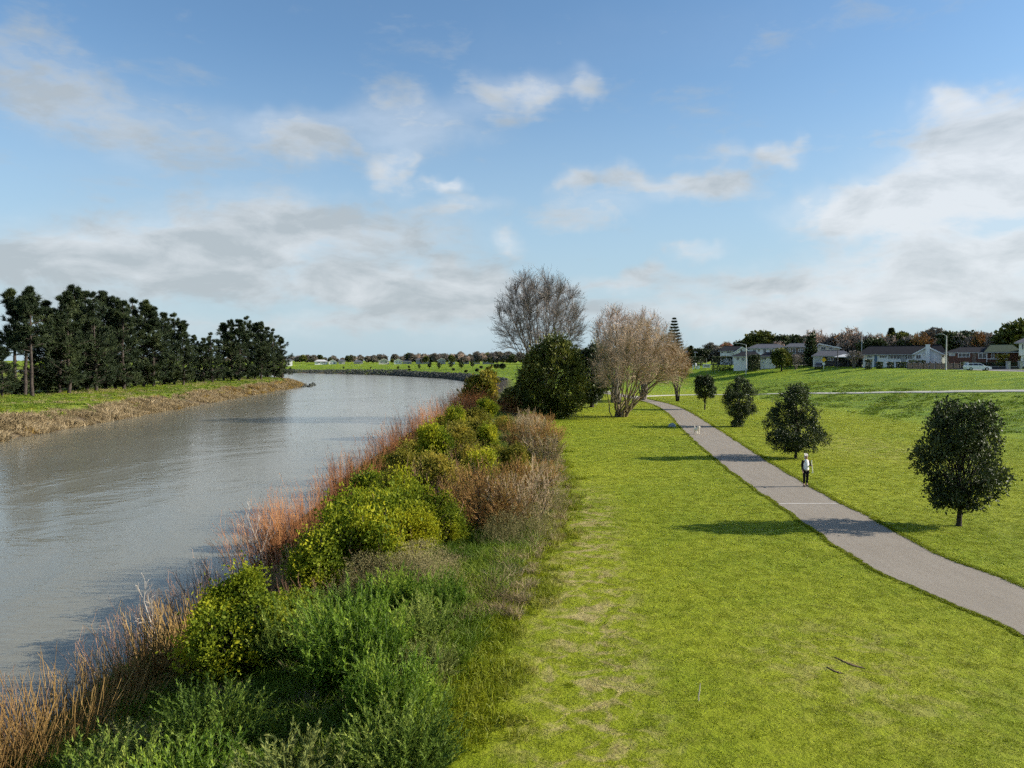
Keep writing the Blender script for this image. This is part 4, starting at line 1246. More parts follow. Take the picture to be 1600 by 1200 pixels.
RU_SPOTS = [(-9.9, 31.2, 1.05), (-9.0, 32.4, 1.0), (-9.8, 33.4, 1.1), (-8.8, 34.6, 1.0), (-9.6, 42.5, 1.1), (-8.7, 44.2, 1.15), (-9.4, 46.4, 1.15), (-9.8, 54, 1.05), (-9.0, 58.5, 1.2), (-9.6, 64.5, 1.1),
            (-9.5, 73, 1.25), (-8.6, 79, 1.25), (-8.8, 86, 1.3), (-7.2, 92, 1.3), (-6.2, 98, 1.4), (-7.4, 105, 1.4), (-5.2, 106, 1.4), (-7.0, 117, 1.5), (-4.6, 91, 1.2), (-5.6, 128, 1.6), (-2.4, 96, 1.1), (0.2, 93, 1.0)]
bank_set('osier_clump', 'shrub', ru, RU_SPOTS, 'clump of russet leafless stems near the water, %s counting away from the camera', 'russet leafless osier clumps on the near bank')
ro = [stem_clump(140 + i, MAT_TWIG_ROSE, 80, 1.0, 2.3, 0.45, 0.010, 4) for i in range(2)]
RO_SPOTS = [(-10.9, 21.6, .9), (-10.5, 23.2, 1.0), (-10.9, 24.8, 1.05), (-10.2, 26.6, 1.0), (-11.0, 28.6, 1.0), (-10.9, 38, 1.0), (-11.0, 50, 1.1), (-11.2, 19.6, .8), (-11.6, 17.6, .9), (-5.9, 22.4, .8), (-8.0, 23.6, 1.0), (-7.9, 26.0, 1.0), (-2.6, 31.6, 1.1), (-6.6, 34.0, 1.1), (-3.9, 38.6, 1.1), (-2.6, 47, 1.1), (-4.6, 55, 1.2), (-2.4, 57.5, 1.1), (-3.9, 24.4, .9), (-4.2, 27.6, 1.3), (-6.2, 25.0, 1.2), (-3.0, 35.0, 1.2), (-1.2, 35.6, 1.1)]
bank_set('thin_osier_clump', 'shrub', ro, RO_SPOTS, 'sparse clump of thin pinkish leafless stems on the bank, %s counting away from the camera', 'thin pinkish stem clumps on the bank')
re_ = [stem_clump(150 + i, MAT_REED, 170, 0.8, 2.5, 0.55, 0.014, 1) for i in range(2)]
RE_SPOTS = [(-9.4, 20.4, 1.0), (-8.8, 21.4, .95), (-10.4, 17.2, 1.05), (-11.0, 16.2, 1.0), (-9.7, 18.6, .9), (-11.4, 14.8, .95), (-8.9, 22.8, .8)]
bank_set('yellow_stem_clump', 'shrub', re_, RE_SPOTS, 'clump of straw-yellow upright stems at the water, %s counting away from the camera', 'straw-yellow stem clumps at the water')
dr = [weed_clump(160 + i, MAT_DRY) for i in range(3)]
DR_SPOTS = [(-3.3, 22.4, 1.0), (-2.3, 22.8, .9), (-4.3, 23.0, 1.0), (-2.9, 24.2, .95), (-0.4, 28.2, .9), (0.6, 29.4, .9), (1.7, 34.6, .8), (-2.0, 33.6, .9)]
bank_set('dry_weed_clump', 'weeds', dr, DR_SPOTS, 'grey-brown clump of dry seeding weeds on the bank, %s counting away from the camera', 'dry weed clumps on the near bank')
br = [twig_bush(170 + i, (MAT_TWIG_BROWN, MAT_TWIG_TAN, MAT_TWIG_BROWN)[i], (MAT_DRY_BROWN, MAT_LEAF_OLIVE, MAT_DRY_BROWN)[i]) for i in range(3)]
BR_SPOTS = [(-0.9, 30.6, 1.05), (0.5, 31.6, 1.0), (-0.2, 33.8, 1.05), (1.1, 39.5, .8), (2.0, 49, .9), (0.6, 55, 1.0), (2.4, 58, .85), (1.4, 64, .95), (2.4, 71, .85)]
bank_set('brown_twig_bush', 'bush', br, BR_SPOTS, 'rounded brown twiggy bush at the lawn edge, %s counting away from the camera', 'brown twiggy bushes on the near bank')
# two evergreen shrubs by the big tree
EV = [(0, 0, 1.6, 1.2, 1.2, 1.4), (0.5, 0, 2.7, 0.8, 0.8, 1.0), (-0.8, 0.1, 2.2, 0.8, 0.7, 0.8), (-1.4, 0, 1.2, 0.7, 0.7, 0.6)]
for (X, Y, s, sd, lab) in ((-4.3, 114, 1.45, 55, 'spiky evergreen shrub leaning over the water left of the dense tree'), (0.6, 97, 1.0, 56, 'rounded evergreen shrub at the foot of the dense tree')):
    plant('evergreen_shrub', lab, 'shrub', evergreen(EV, 0.3, sd, MAT_LEAF_OLIVE if sd == 55 else MAT_TOTARA, 500, 0.4, 0.10, 7, 0.14), (X, Y, gz(X, Y)), 0, s, 'evergreen shrubs by the dense tree')
# bleached dead branches standing in the scrub
for (X, Y, s, sd, lab) in ((-10.2, 22.4, 1.0, 67, 'bleached dead branch standing out of the scrub against the water'), (-9.9, 31.0, 0.95, 68, 'thin bleached dead branch above the first russet stems'),
                           (-11.4, 17.0, 0.85, 69, 'pale dead branch leaning over the water nearest the camera')):
    o = plant('dead_branch', lab, 'branch', bare_tree(sd, 3, 1, 0.028, 0.0, 3.2, 7, 4, 3, 0, MAT_BLEACHED, MAT_BLEACHED, 0.25, 0, 0.009, (0.5, 0.9), (-0.5, -0.3)), (X, Y, gz(X, Y)), sd, s, 'bleached dead branches')
    o.rotation_euler = (0.0, -0.28 if sd != 69 else -0.8, 0.3)

# undergrowth: long grass under and between the bushes
def bank_points(n, y0, y1, lo, hi):
    y = y0 + (y1 - y0) * RNG.uniform(0, 1, n) ** 1.5
    w = np.interp(y, RB[:, 1], RB[:, 0]); e = np.interp(y, EDGE_Y, EDGE_X)
    u = RNG.uniform(lo, hi, n)
    x = w + (e - w) * u
    return np.column_stack([x, y, gz_arr(x, y)])
lush = [grass_tuft('lush_tuft', MAT_GRASS_LUSH, 60, 0.20, 0.46, 0.016, 0.5, 200 + i) for i in range(3)]
straw = [grass_tuft('straw_tuft', MAT_GRASS_STRAW, 50, 0.16, 0.60, 0.013, 0.45, 210 + i) for i in range(2)]
P = np.vstack([bank_points(8500, 9, 120, 0.06, 0.93), bank_points(1200, 9, 60, 0.80, 0.96)])
scatter('bank_undergrowth', P, RNG.uniform(0, 6.28, len(P)), RNG.uniform(0.6, 1.3, len(P)) * (1 + P[:, 1] / 150), lush, 'long green grass growing under the scrub of the near bank')
P = np.vstack([bank_points(1500, 9, 120, 0.05, 0.95), bank_points(500, 20, 100, 0.88, 1.02)])
scatter('bank_straw_grass', P, RNG.uniform(0, 6.28, len(P)), RNG.uniform(0.5, 1.0, len(P)) * (1 + P[:, 1] / 150), straw, 'dry straw-coloured grass among the scrub of the near bank')
edge_t = [grass_tuft('edge_tuft', MAT_BLADE, 60, 0.22, 0.26, 0.014, 0.6, 215 + i) for i in range(3)]
ey = 9 + 85 * RNG.uniform(0, 1, 5200) ** 1.5
ex = bank_edge(ey) - 0.55 + RNG.normal(size=5200) * 0.55
scatter('bank_edge_grass', np.column_stack([ex, ey, gz_arr(ex, ey)]), RNG.uniform(0, 6.28, 5200), RNG.uniform(0.35, 1.25, 5200) * (1 + ey / 150), edge_t, 'longer yellow-green grass where the lawn meets the scrub of the bank')
# far bank: dry reeds by the water, rough grass above
def left_points(n, a, b, y0=70, y1=330):
    y = RNG.uniform(y0, y1, n) ; x0 = np.interp(y, LB[:, 1], LB[:, 0])
    x = x0 - RNG.uniform(a, b, n)
    return np.column_stack([x, y, gz_arr(x, y)])
reed = [grass_tuft('reed_tuft', MAT_GRASS_STRAW, 46, 0.7, 1.0, 0.07, 0.75, 220 + i) for i in range(3)]
reedb = [grass_tuft('reed_tuft', MAT_DRY_BROWN, 46, 0.7, 1.0, 0.07, 0.75, 224 + i) for i in range(2)]
P = left_points(4600, 0.2, 6.2)
P = P[wave(P[:, 0], P[:, 1], 0.16, 0.5) + RNG.normal(size=len(P)) * 0.5 > -0.75 + 0.06 * (P[:, 0] * 0)]
mixp = (P[:, 1] + RNG.normal(size=len(P)) * 40 > 190).astype(int)
scatter('far_bank_reeds', P, RNG.uniform(0, 6.28, len(P)), RNG.uniform(0.5, 1.2, len(P)) * (1.0 + 0.45 * np.clip(wave(P[:, 0], P[:, 1], 0.3, 2.0), -0.8, 1.2)), reed + reedb, 'flattened dry brown reeds along the water of the far bank',
        pick=np.where(mixp == 1, RNG.integers(0, 5, len(P)), RNG.integers(0, 3, len(P))))
P = left_points(5600, 4.0, 36.0)
fg = [grass_tuft('rough_tuft', MAT_GRASS_LUSH, 40, 0.7, 0.55, 0.07, 0.8, 230 + i) for i in range(3)] + [grass_tuft('rough_tuft', MAT_DRY, 40, 0.7, 0.6, 0.07, 0.8, 234), grass_tuft('rough_tuft', MAT_BLADE, 40, 0.7, 0.5, 0.07, 0.8, 235)]
scatter('far_bank_grass', P, RNG.uniform(0, 6.28, len(P)), RNG.uniform(0.5, 1.1, len(P)), fg, 'rough green grass between the far bank reeds and the pines',
        pick=np.where(wave(P[:, 0], P[:, 1], 0.13, 1.0) + RNG.normal(size=len(P)) * 0.6 > 0.35, RNG.integers(3, 5, len(P)), RNG.integers(0, 3, len(P))))
# rough tufts on the foot of the stopbank
n = 9000
y = RNG.uniform(40, 175, n); x = RNG.uniform(40, 70, n)
dC, sC, _ = poly_dist(x, y, LC)
ok = (dC > 24) & (dC < 45) & (wave(x, y, 0.35) + RNG.normal(size=n) * 0.5 > 0.0)
P = np.column_stack([x, y, gz_arr(x, y)])[ok]
scatter('stopbank_rough_grass', P, RNG.uniform(0, 6.28, len(P)), RNG.uniform(0.6, 1.1, len(P)), [grass_tuft('dark_tuft', MAT_GRASS_LUSH, 30, 0.35, 0.30, 0.05, 0.8, 240 + i) for i in range(3)], 'rough dark grass tufts at the foot of the stopbank')
# ------------------------------------------------------------------ houses along the stopbank street
def paint(n, c, r=0.6): return solid(n, c, r, 0.3, 0.06, 0.8)
W_WHITE = paint('white_weatherboard', (0.80, 0.80, 0.79)); W_CREAM = paint('cream_plaster', (0.60, 0.56, 0.47)); W_BRICK = solid('brown_brick', (0.15, 0.075, 0.055), 0.85, 0.1, 0.25, 6.0)
W_BROWN = paint('brown_timber', (0.19, 0.14, 0.11)); W_DARK = paint('dark_timber', (0.05, 0.048, 0.05)); W_GREY = paint('grey_block', (0.36, 0.36, 0.35)); W_BLUE = paint('blue_paint', (0.12, 0.19, 0.30))
R_DARK = solid('dark_roof_tiles', (0.018, 0.019, 0.024), 0.9, 0.1, 0.2, 4.0); R_GREEN = solid('green_roof_tiles', (0.055, 0.075, 0.050), 0.9, 0.1, 0.2, 4.0); R_GREY = solid('grey_roof_tiles', (0.085, 0.09, 0.105), 0.9, 0.1, 0.15, 4.0)
R_PALE = solid('pale_metal_roof', (0.50, 0.50, 0.49), 0.5, 0.4, 0.08, 3.0); R_RED = solid('red_roof_tiles', (0.24, 0.09, 0.065), 0.8, 0.2, 0.2, 4.0); R_BROWN = solid('brown_roof_tiles', (0.12, 0.085, 0.065), 0.8, 0.2, 0.2, 4.0)
GLASS = solid('window_glass', (0.02, 0.024, 0.030), 0.08, 0.6, 0.1, 1.0)

class House:
    """a house described by its outline in the picture at a given distance; front wall faces the river"""
    def __init__(s, label, px, d, cat='house', name='house', group='houses along the stopbank street', base=None):
        s.d, s.c = d, px
        x, y = at(px, d)
        s.base = gz(x, y) if base is None else base
        s.k = d * math.cos(math.atan2(x, y)) / F_PX
        s.o = thing(name, label, cat, (x, y, s.base), -math.atan2(x, y), group)
    def X(s, px): return (px - s.c) * s.k
    def Z(s, py): return zpx(py, s.d) - s.base
    def wall(s, p0, p1, top, mat, y0=0.0, dep=8.0, bottom=None, name='wall'):
        g = Geo(); g.box(s.X(p0), s.X(p1), y0, y0 + dep, -0.8 if bottom is None else s.Z(bottom), s.Z(top))
        return obj(name, g.mesh(name, mat), s.o)
    def hip(s, p0, p1, eave, r0, r1, ridge, mat, y0=0.0, dep=8.0, over=0.5, name='roof'):
        """eave line p0..p1, ridge line r0..r1"""
        x0, x1, a, b = s.X(p0), s.X(p1), s.X(r0), s.X(r1)
        ze, zr = s.Z(eave), s.Z(ridge); f, k_, m = y0 - over, y0 + dep + over, y0 + dep / 2
        V = [(x0, f, ze), (x1, f, ze), (x1, k_, ze), (x0, k_, ze), (a, m, zr), (b, m, zr), (x0, f, ze - 0.22), (x1, f, ze - 0.22), (x1, k_, ze - 0.22), (x0, k_, ze - 0.22)]
        g = Geo(); g.add(V, Q=[(0, 1, 5, 4), (2, 3, 4, 5), (6, 7, 1, 0), (7, 8, 2, 1), (8, 9, 3, 2), (9, 6, 0, 3), (9, 8, 7, 6)], T=[(1, 2, 5), (3, 0, 4)])
        r = obj(name, g.mesh(name, mat), s.o)
        # ridge cap and gutter
        c = Geo(); c.box(a - 0.1, b + 0.1, m - 0.12, m + 0.12, zr - 0.05, zr + 0.08)
        obj('ridge_cap', c.mesh('ridge_cap', mat), r)
        c = Geo(); c.box(x0, x1, f - 0.12, f - 0.005, ze - 0.20, ze - 0.06)
        obj('gutter', c.mesh('gutter', R_PALE), r)
        return r
    def gable(s, p0, p1, eave, apex_px, apex, mat, wallmat, y0=-1.5, dep=6.0, over=0.45):
        """gable end facing the river"""
        x0, x1, xa = s.X(p0), s.X(p1), s.X(apex_px); ze, za = s.Z(eave), s.Z(apex)
        w = Geo(); w.prism([(x0 + over, -0.8), (x1 - over, -0.8), (x1 - over, ze), (xa, za - 0.25), (x0 + over, ze)], y0, y0 + dep)
        obj('gable_wall', w.mesh('gable_wall', wallmat), s.o)
        g = Geo()
        for (a, b) in ((x0, xa), (xa, x1)):
            za_, zb_ = (ze, za) if a == x0 else (za, ze)
            V = [(a, y0 - over, za_), (b, y0 - over, zb_), (b, y0 + dep + 2, zb_), (a, y0 + dep + 2, za_)]
            V += [(vx, vy, vz - 0.18) for vx, vy, vz in V]
            g.add(V, Q=[(0, 1, 2, 3), (7, 6, 5, 4), (0, 4, 5, 1), (1, 5, 6, 2), (2, 6, 7, 3), (3, 7, 4, 0)])
        r = obj('gable_roof', g.mesh('gable_roof', mat), s.o)
        b_ = Geo()
        for (a, b) in ((x0, xa), (xa, x1)):
            za_, zb_ = (ze, za) if a == x0 else (za, ze)
            b_.prism([(a, za_ - 0.30), (b, zb_ - 0.30), (b, zb_ + 0.02), (a, za_ + 0.02)], y0 - over - 0.06, y0 - over - 0.003)
        obj('barge_board', b_.mesh('barge_board', W_WHITE), r)
        return r
    def win(s, p0, p1, t, b, y0=0.0, bars=1, name='window'):
        x0, x1, z0, z1 = s.X(p0), s.X(p1), s.Z(b), s.Z(t); f = 0.10
        g = Geo()
        g.box(x0, x1, y0 - 0.09, y0 - 0.004, z0, z0 + f); g.box(x0, x1, y0 - 0.09, y0 - 0.004, z1 - f, z1)
        g.box(x0, x0 + f, y0 - 0.087, y0 - 0.004, z0 + f, z1 - f); g.box(x1 - f, x1, y0 - 0.087, y0 - 0.004, z0 + f, z1 - f)
        for i in range(bars):
            xm = x0 + (x1 - x0) * (i + 1) / (bars + 1)
            g.box(xm - 0.04, xm + 0.04, y0 - 0.084, y0 - 0.004, z0 + f, z1 - f)
        w = obj(name, g.mesh(name, W_WHITE), s.o)
        p = Geo(); p.box(x0 + f * 0.9, x1 - f * 0.9, y0 - 0.055, y0 - 0.006, z0 + f * 0.9, z1 - f * 0.9)
        obj('pane', p.mesh('pane', GLASS), w)
    def door(s, p0, p1, t, mat, y0=0.0, name='door'):
        g = Geo(); g.box(s.X(p0), s.X(p1), y0 - 0.06, y0 - 0.003, -0.05, s.Z(t))
        dd = obj(name, g.mesh(name, mat), s.o)
        h = Geo(); h.box(s.X(p1) - 0.22, s.X(p1) - 0.12, y0 - 0.12, y0 - 0.062, 0.95, 1.08)
        obj('handle', h.mesh('handle', R_PALE), dd)
    def block(s, p0, p1, t, b, mat, y0, dep, name):
        g = Geo(); g.box(s.X(p0), s.X(p1), y0, y0 + dep, s.Z(b), s.Z(t)); return obj(name, g.mesh(name, mat), s.o)

# white bungalow with the dark roof
h = House('long white bungalow with dark roof and white gable chimney, right of centre of the street', 1403, 190)
h.wall(1347, 1447, 553.6, W_WHITE, 0, 9)
h.hip(1336, 1462, 553.5, 1356, 1452, 540, R_DARK, 0, 9)
h.gable(1425, 1472, 553.2, 1447, 541.5, R_DARK, W_WHITE, -2.2, 7)
g = Geo(); g.box(h.X(1444.5), h.X(1451), -2.9, -2.21, -0.3, h.Z(539.5)); g.box(h.X(1444), h.X(1451.5), -2.95, -2.16, h.Z(539.5), h.Z(538.8))
obj('chimney', g.mesh('chimney', W_WHITE), h.o)
h.wall(1462, 1477, 553.8, W_WHITE, 1.5, 7); h.hip(1455, 1479, 553.6, 1456, 1470, 538.8, R_DARK, 1.5, 7, name='side_roof')
for a in ((1353, 1362, 555.2, 559.4, 0, 2), (1373, 1386, 555.2, 559.6, 0, 2), (1390, 1406, 554.6, 561.0, 0, 2), (1417, 1425, 554.6, 561.2, 0, 1), (1430, 1438, 554.2, 561, -2.2, 1), (1463, 1474, 554.6, 558.6, 1.5, 2)): h.win(*a)
h.door(1365.5, 1370, 555, W_BLUE); h.door(1407.5, 1415, 554.8, W_GREY, name='garage_door')
for p in (1388.6, 1407, 1415.9):
    h.block(p - 0.7, p + 0.7, 554.6, 561, W_DARK, -0.05, 0.045, 'shutter')
# brick house with the green roof
h = House('low brown brick house with green tiled roof behind the parked white car', 1530, 172)
h.wall(1481, 1589, 550.4, W_BRICK, 0, 9)
h.hip(1473, 1548, 550.2, 1500, 1541, 541.5, R_DARK, 0.4, 8.5); h.hip(1537, 1594, 549.8, 1547, 1581, 538.3, R_GREEN, -0.8, 9.5, name='green_roof')
for a in ((1496, 1515, 551.8, 558.2, 0, 2), (1528, 1541, 552, 560.2, 0, 1), (1548, 1553, 551.6, 560, 0, 0), (1563, 1575, 553, 560, 0, 2)): h.win(*a)
h.block(1481, 1491.5, 551.4, 556, R_PALE, -0.06, 0.056, 'wall_panel'); h.door(1519, 1525, 552.2, W_BROWN)
for p in (1541.5, 1557, 1572): h.block(p - 0.5, p + 0.5, 551.4, 575.5, W_WHITE, -1.1, 0.18, 'porch_post')
h.block(1541, 1573, 560.4, 561.4, W_WHITE, -1.12, 0.10, 'porch_rail')
# two-storey house cut by the right edge
h = House('two-storey pale house at the right edge of the street', 1615, 160)
h.wall(1591, 1642, 535, W_WHITE, 0, 8, 555.5, 'upper_wall'); h.wall(1594.5, 1640, 555.6, W_WHITE, 0.4, 7.5)
h.hip(1583, 1650, 534.9, 1600, 1632, 526.5, R_GREY, 0, 8)
for a in ((1595, 1602, 537, 546, 0, 1), (1606, 1618, 537, 546, 0, 2), (1598, 1608, 559, 568, 0.4, 1)): h.win(*a)
# grey-roofed house with garage
h = House('single-storey house with pale grey roof and white garage behind the dark car', 1300, 207)
h.wall(1270, 1285, 556, W_WHITE, 0, 8); h.wall(1285.2, 1330, 556.2, W_DARK, 0.3, 8)
h.hip(1267, 1333, 555.8, 1282, 1318, 547.2, R_GREY, 0, 8.6)
h.door(1272, 1283, 559, R_PALE, name='garage_door'); h.win(1293, 1302, 558, 563.5, 0.3, 1); h.win(1308, 1318, 558, 563.5, 0.3, 2)
# open carport
h = House('open carport with pale flat roof on posts, left of the long white bungalow', 1326, 198, 'carport', 'carport', None)
h.hip(1303, 1348, 557.4, 1318, 1334, 553.2, R_PALE, 0, 6, 0.1)
for p in (1305, 1325, 1346): h.block(p - 0.6, p + 0.6, 557.5, 573, W_DARK, 0.1, 0.2, 'post')
h.wall(1304, 1347, 558.6, W_DARK, 5.0, 0.3, name='back_wall')
# cream upper storey
h = House('cream two-storey house with sloping roof rising behind the grey roof', 1294, 238)
h.wall(1277, 1311, 541.5, W_CREAM, 0, 7); h.gable(1274, 1314, 543.8, 1279, 536.2, R_DARK, W_CREAM, -0.5, 7)
h.win(1282, 1290, 541.5, 547, -0.5, 1); h.win(1294, 1301, 542.5, 546, -0.5, 0)
# brown timber house
h = House('two-storey brown timber house with balcony left of the columnar cypress', 1246, 230)
h.wall(1228, 1263, 542, W_BROWN, 0, 8); h.hip(1224, 1268, 541.8, 1234, 1256, 535.8, R_GREY, 0, 8)
for a in ((1229, 1235, 544, 550, 0, 1), (1238, 1243, 544, 553, 0, 0), (1247, 1257, 545, 550, 0, 2)): h.win(*a)
h.block(1237, 1262, 553.2, 554.4, W_DARK, -1.6, 1.55, 'balcony'); h.block(1237, 1262, 550.8, 551.4, W_DARK, -1.6, 0.08, 'balcony_rail')
# white two-storey house
h = House('white two-storey house with hipped grey roof behind the small white cottage', 1199, 236)
h.wall(1170, 1228, 544, W_WHITE, 0, 9); h.hip(1166, 1232, 543.8, 1182, 1216, 537, R_GREY, 0, 9)
for a in ((1176, 1181, 545, 550, 0, 1), (1184, 1187, 545, 550, 0, 0), (1192, 1197, 545, 552, 0, 1), (1202, 1208, 546, 552, 0, 1), (1214, 1222, 546, 551, 0, 2)): h.win(*a)
# white cottage with two wings
h = House('small white cottage with dark roof and two wings beside the street lamp', 1183, 214)
h.wall(1146, 1168, 556.4, W_WHITE, 0, 7); h.wall(1188, 1213, 557, W_WHITE, 0.5, 7); h.wall(1168.2, 1187.8, 557, W_DARK, 3.2, 5)
h.hip(1142, 1190, 556.2, 1160, 1180, 549, R_DARK, 0, 7.5); h.hip(1184, 1224, 556.8, 1196, 1214, 550.5, R_DARK, 0.5, 7.5, name='wing_roof')
for a in ((1150, 1155, 558, 563, 0, 1), (1158, 1162.5, 558.6, 564, 0, 1), (1190, 1197, 557.6, 562.4, 0.5, 1), (1202, 1207, 558, 562.5, 0.5, 1)): h.win(*a)
# dark-roofed house with the tall white gable
h = House('two-storey house with dark roof and big white gable behind the cottage', 1149, 240)
h.wall(1125, 1170, 548.2, W_WHITE, 0, 8); h.hip(1121, 1172, 548, 1132, 1158, 540.3, R_DARK, 0, 8); h.gable(1145, 1177, 551.5, 1159, 541.8, R_DARK, W_WHITE, -1.6, 6)
for a in ((1126, 1130, 548.6, 552, 0, 0), (1135, 1142, 548.5, 552, 0, 1), (1156, 1160, 546, 552, -1.6, 0)): h.win(*a)
h = House('house showing only its red tiled roof above the trees on the left', 1136, 270)
h.wall(1127, 1145, 541, W_CREAM, 0, 8); h.hip(1125, 1147, 540.8, 1131, 1141, 536, R_RED, 0, 8); h.win(1130, 1134, 542, 545, 0, 1)
h = House('pale house among dark trees at the left end of the street', 1078, 250)
h.wall(1070, 1087, 551, W_CREAM, 0, 7); h.hip(1067, 1090, 550.8, 1073, 1083, 547, R_GREY, 0, 7); h.win(1073, 1077, 551.6, 554.5, 0, 1); h.win(1080, 1084, 551.6, 554.5, 0, 1)
h = House('cream gabled house rising behind the roof of the long white bungalow', 1364, 236)
h.wall(1350, 1380, 541, W_CREAM, 0, 8); h.gable(1346, 1383, 541.5, 1362, 534, R_PALE, W_CREAM, -0.8, 7); h.win(1366, 1371, 538.5, 541.5, -0.8, 0); h.win(1356, 1361, 538.5, 541.5, -0.8, 0)
h = House('house with pale roof showing behind the tall street lamp', 1474, 222)
h.wall(1468, 1484, 545, W_CREAM, 0, 8); h.hip(1465, 1487, 544.8, 1470, 1482, 540.4, R_PALE, 0, 8); h.win(1472, 1476, 546, 549, 0, 1)

# ------------------------------------------------------------------ trees among and behind the houses
def scaled_tree(name, lab, meshes, H0, px, top, d, group, wf=1.0):
    x, y = at(px, d); z = gz(x, y)
    H = zpx(top, d) - z; s = H / H0
    o = plant(name, lab, 'tree', meshes, (x, y, z), random.uniform(0, 6.28), s * wf, group)
    o.scale.z = s
    return o
def far_leafy(seed, mat):
    rng = np.random.default_rng(seed)
    lobes = [(0, 0, 4.6, 2.6, 2.6, 2.5)] + [(rng.uniform(-2, 2), rng.uniform(-2, 2), rng.uniform(3, 6.4), rng.uniform(1.0, 1.7), rng.uniform(1.0, 1.7), rng.uniform(0.9, 1.5)) for _ in range(8)]
    return evergreen(lobes, 1.3, seed, mat, 520, 0.62, 0.34, 5, 0.25)
FL = [far_leafy(301 + i, MAT_LEAF_DARK) for i in range(3)] + [far_leafy(305, MAT_TOTARA)]
FB = [dome_tree(310 + i, 4.7, 2.9, 2.7, 1.5, 18, 120, 5, m, MAT_BARK_GREY, 0.14, 0.075, 0.4, 0.15, (0.7, 1.3)) for i, m in enumerate((MAT_TWIG_GREY, MAT_TWIG_PINK, MAT_TWIG_BROWN))]
FBR = [far_leafy(320, MAT_FAR_BROWN), far_leafy(321, MAT_FAR_BROWN)]
LEAFY = [(1095, 546, 252), (1165, 534, 262), (1190, 521, 258), (1206, 529, 262), (1232, 528, 255), (1362, 531, 228), (1408, 523, 232), (1424, 531, 226), (1490, 523, 215), (1582, 518, 205), (1600, 505, 200), (1112, 549, 262)]
for i, (px, t, d) in enumerate(sorted(LEAFY)):
    scaled_tree('leafy_tree', 'dark leafy evergreen tree behind the houses, %s from the left' % ORD[i], FL[i % 4], 7.2, px, t, d, 'leafy trees behind the houses', 1.25)
BARE = [(1122, 541, 262), (1136, 532, 280), (1216, 531, 262), (1243, 523, 268), (1268, 512, 262), (1278, 513, 268), (1296, 519, 262), (1311, 521, 258), (1328, 508, 252), (1347, 516, 250), (1377, 519, 248), (1440, 517, 236), (1476, 519, 232), (1524, 515, 226), (1541, 519, 228), (1556, 518, 220), (1574, 520, 224), (1504, 519, 226), (1420, 521, 240), (1392, 522, 244)]
for i, (px, t, d) in enumerate(sorted(BARE)):
    scaled_tree('bare_street_tree', 'leafless tree rising behind the houses, %s from the left' % ORD[i], FB[1 if px in (1268, 1278) else (0, 2, 1)[i % 3]], 7.9, px, t, d - 14, 'leafless trees behind the houses', 0.75 if px in (1268, 1278) else 1.0)
BROWN = [(1124, 546, 246), (1256, 529, 258), (1312, 529, 245), (1338, 527, 246), (1458, 520, 228), (1508, 523, 220), (1537, 526, 214)]
for i, (px, t, d) in enumerate(sorted(BROWN)):
    scaled_tree('brown_tree', 'rounded brown winter tree behind the houses, %s from the left' % ORD[i], FBR[i % 2], 7.2, px, t, d, 'brown winter trees behind the houses', 1.3)
CYP = [(0, 0, 4, 0.85, 0.85, 4.0), (0, 0, 2.4, 0.95, 0.95, 2.3)]
scaled_tree('cypress_tree', 'narrow dark columnar cypress tree right of the brown timber house', evergreen(CYP, 0.2, 330, MAT_LEAF_DARK, 420, 0.6, 0.25, 5, 0.1), 8.0, 1266.5, 523, 216, None)
scaled_tree('conifer_tree', 'small pointed conifer tree behind the long white bungalow', norfolk(331, 8), 8.0, 1392, 514, 240, None)
scaled_tree('conifer_tree', 'small feathery conifer tree right of the tall symmetrical pine', norfolk(332, 8), 8.0, 1079, 541, 240, None)
scaled_tree('street_tree', 'small sparse olive street tree with pale trunk beside the cottage', FL[3], 7.2, 1221, 547, 206, None, 1.0)
scaled_tree('street_tree', 'small leafless street tree with bent pale limbs in front of the timber house', FB[0], 7.8, 1243, 552, 206, None, 1.2)
scaled_tree('street_tree', 'spreading leafless street tree with pale forked trunk in front of the carport', FB[0], 7.8, 1335, 546, 192, None, 1.3)
for i in range(22):
    px = 8 + i * 20.4 + random.uniform(-4, 4); X = -97.5 + random.uniform(-1.5, 1.5); dd = X * F_PX / (px - CX)
    s_ = random.uniform(0.32, 0.5)
    plant('understory_shrub', 'low dark shrub in the shade under the pines, %s from the left' % ORD[i], 'shrub', FL[i % 3], (X, dd, gz(X, dd)), i * 1.3, s_ * 1.3, 'dark shrubs under the pines', sz=s_)
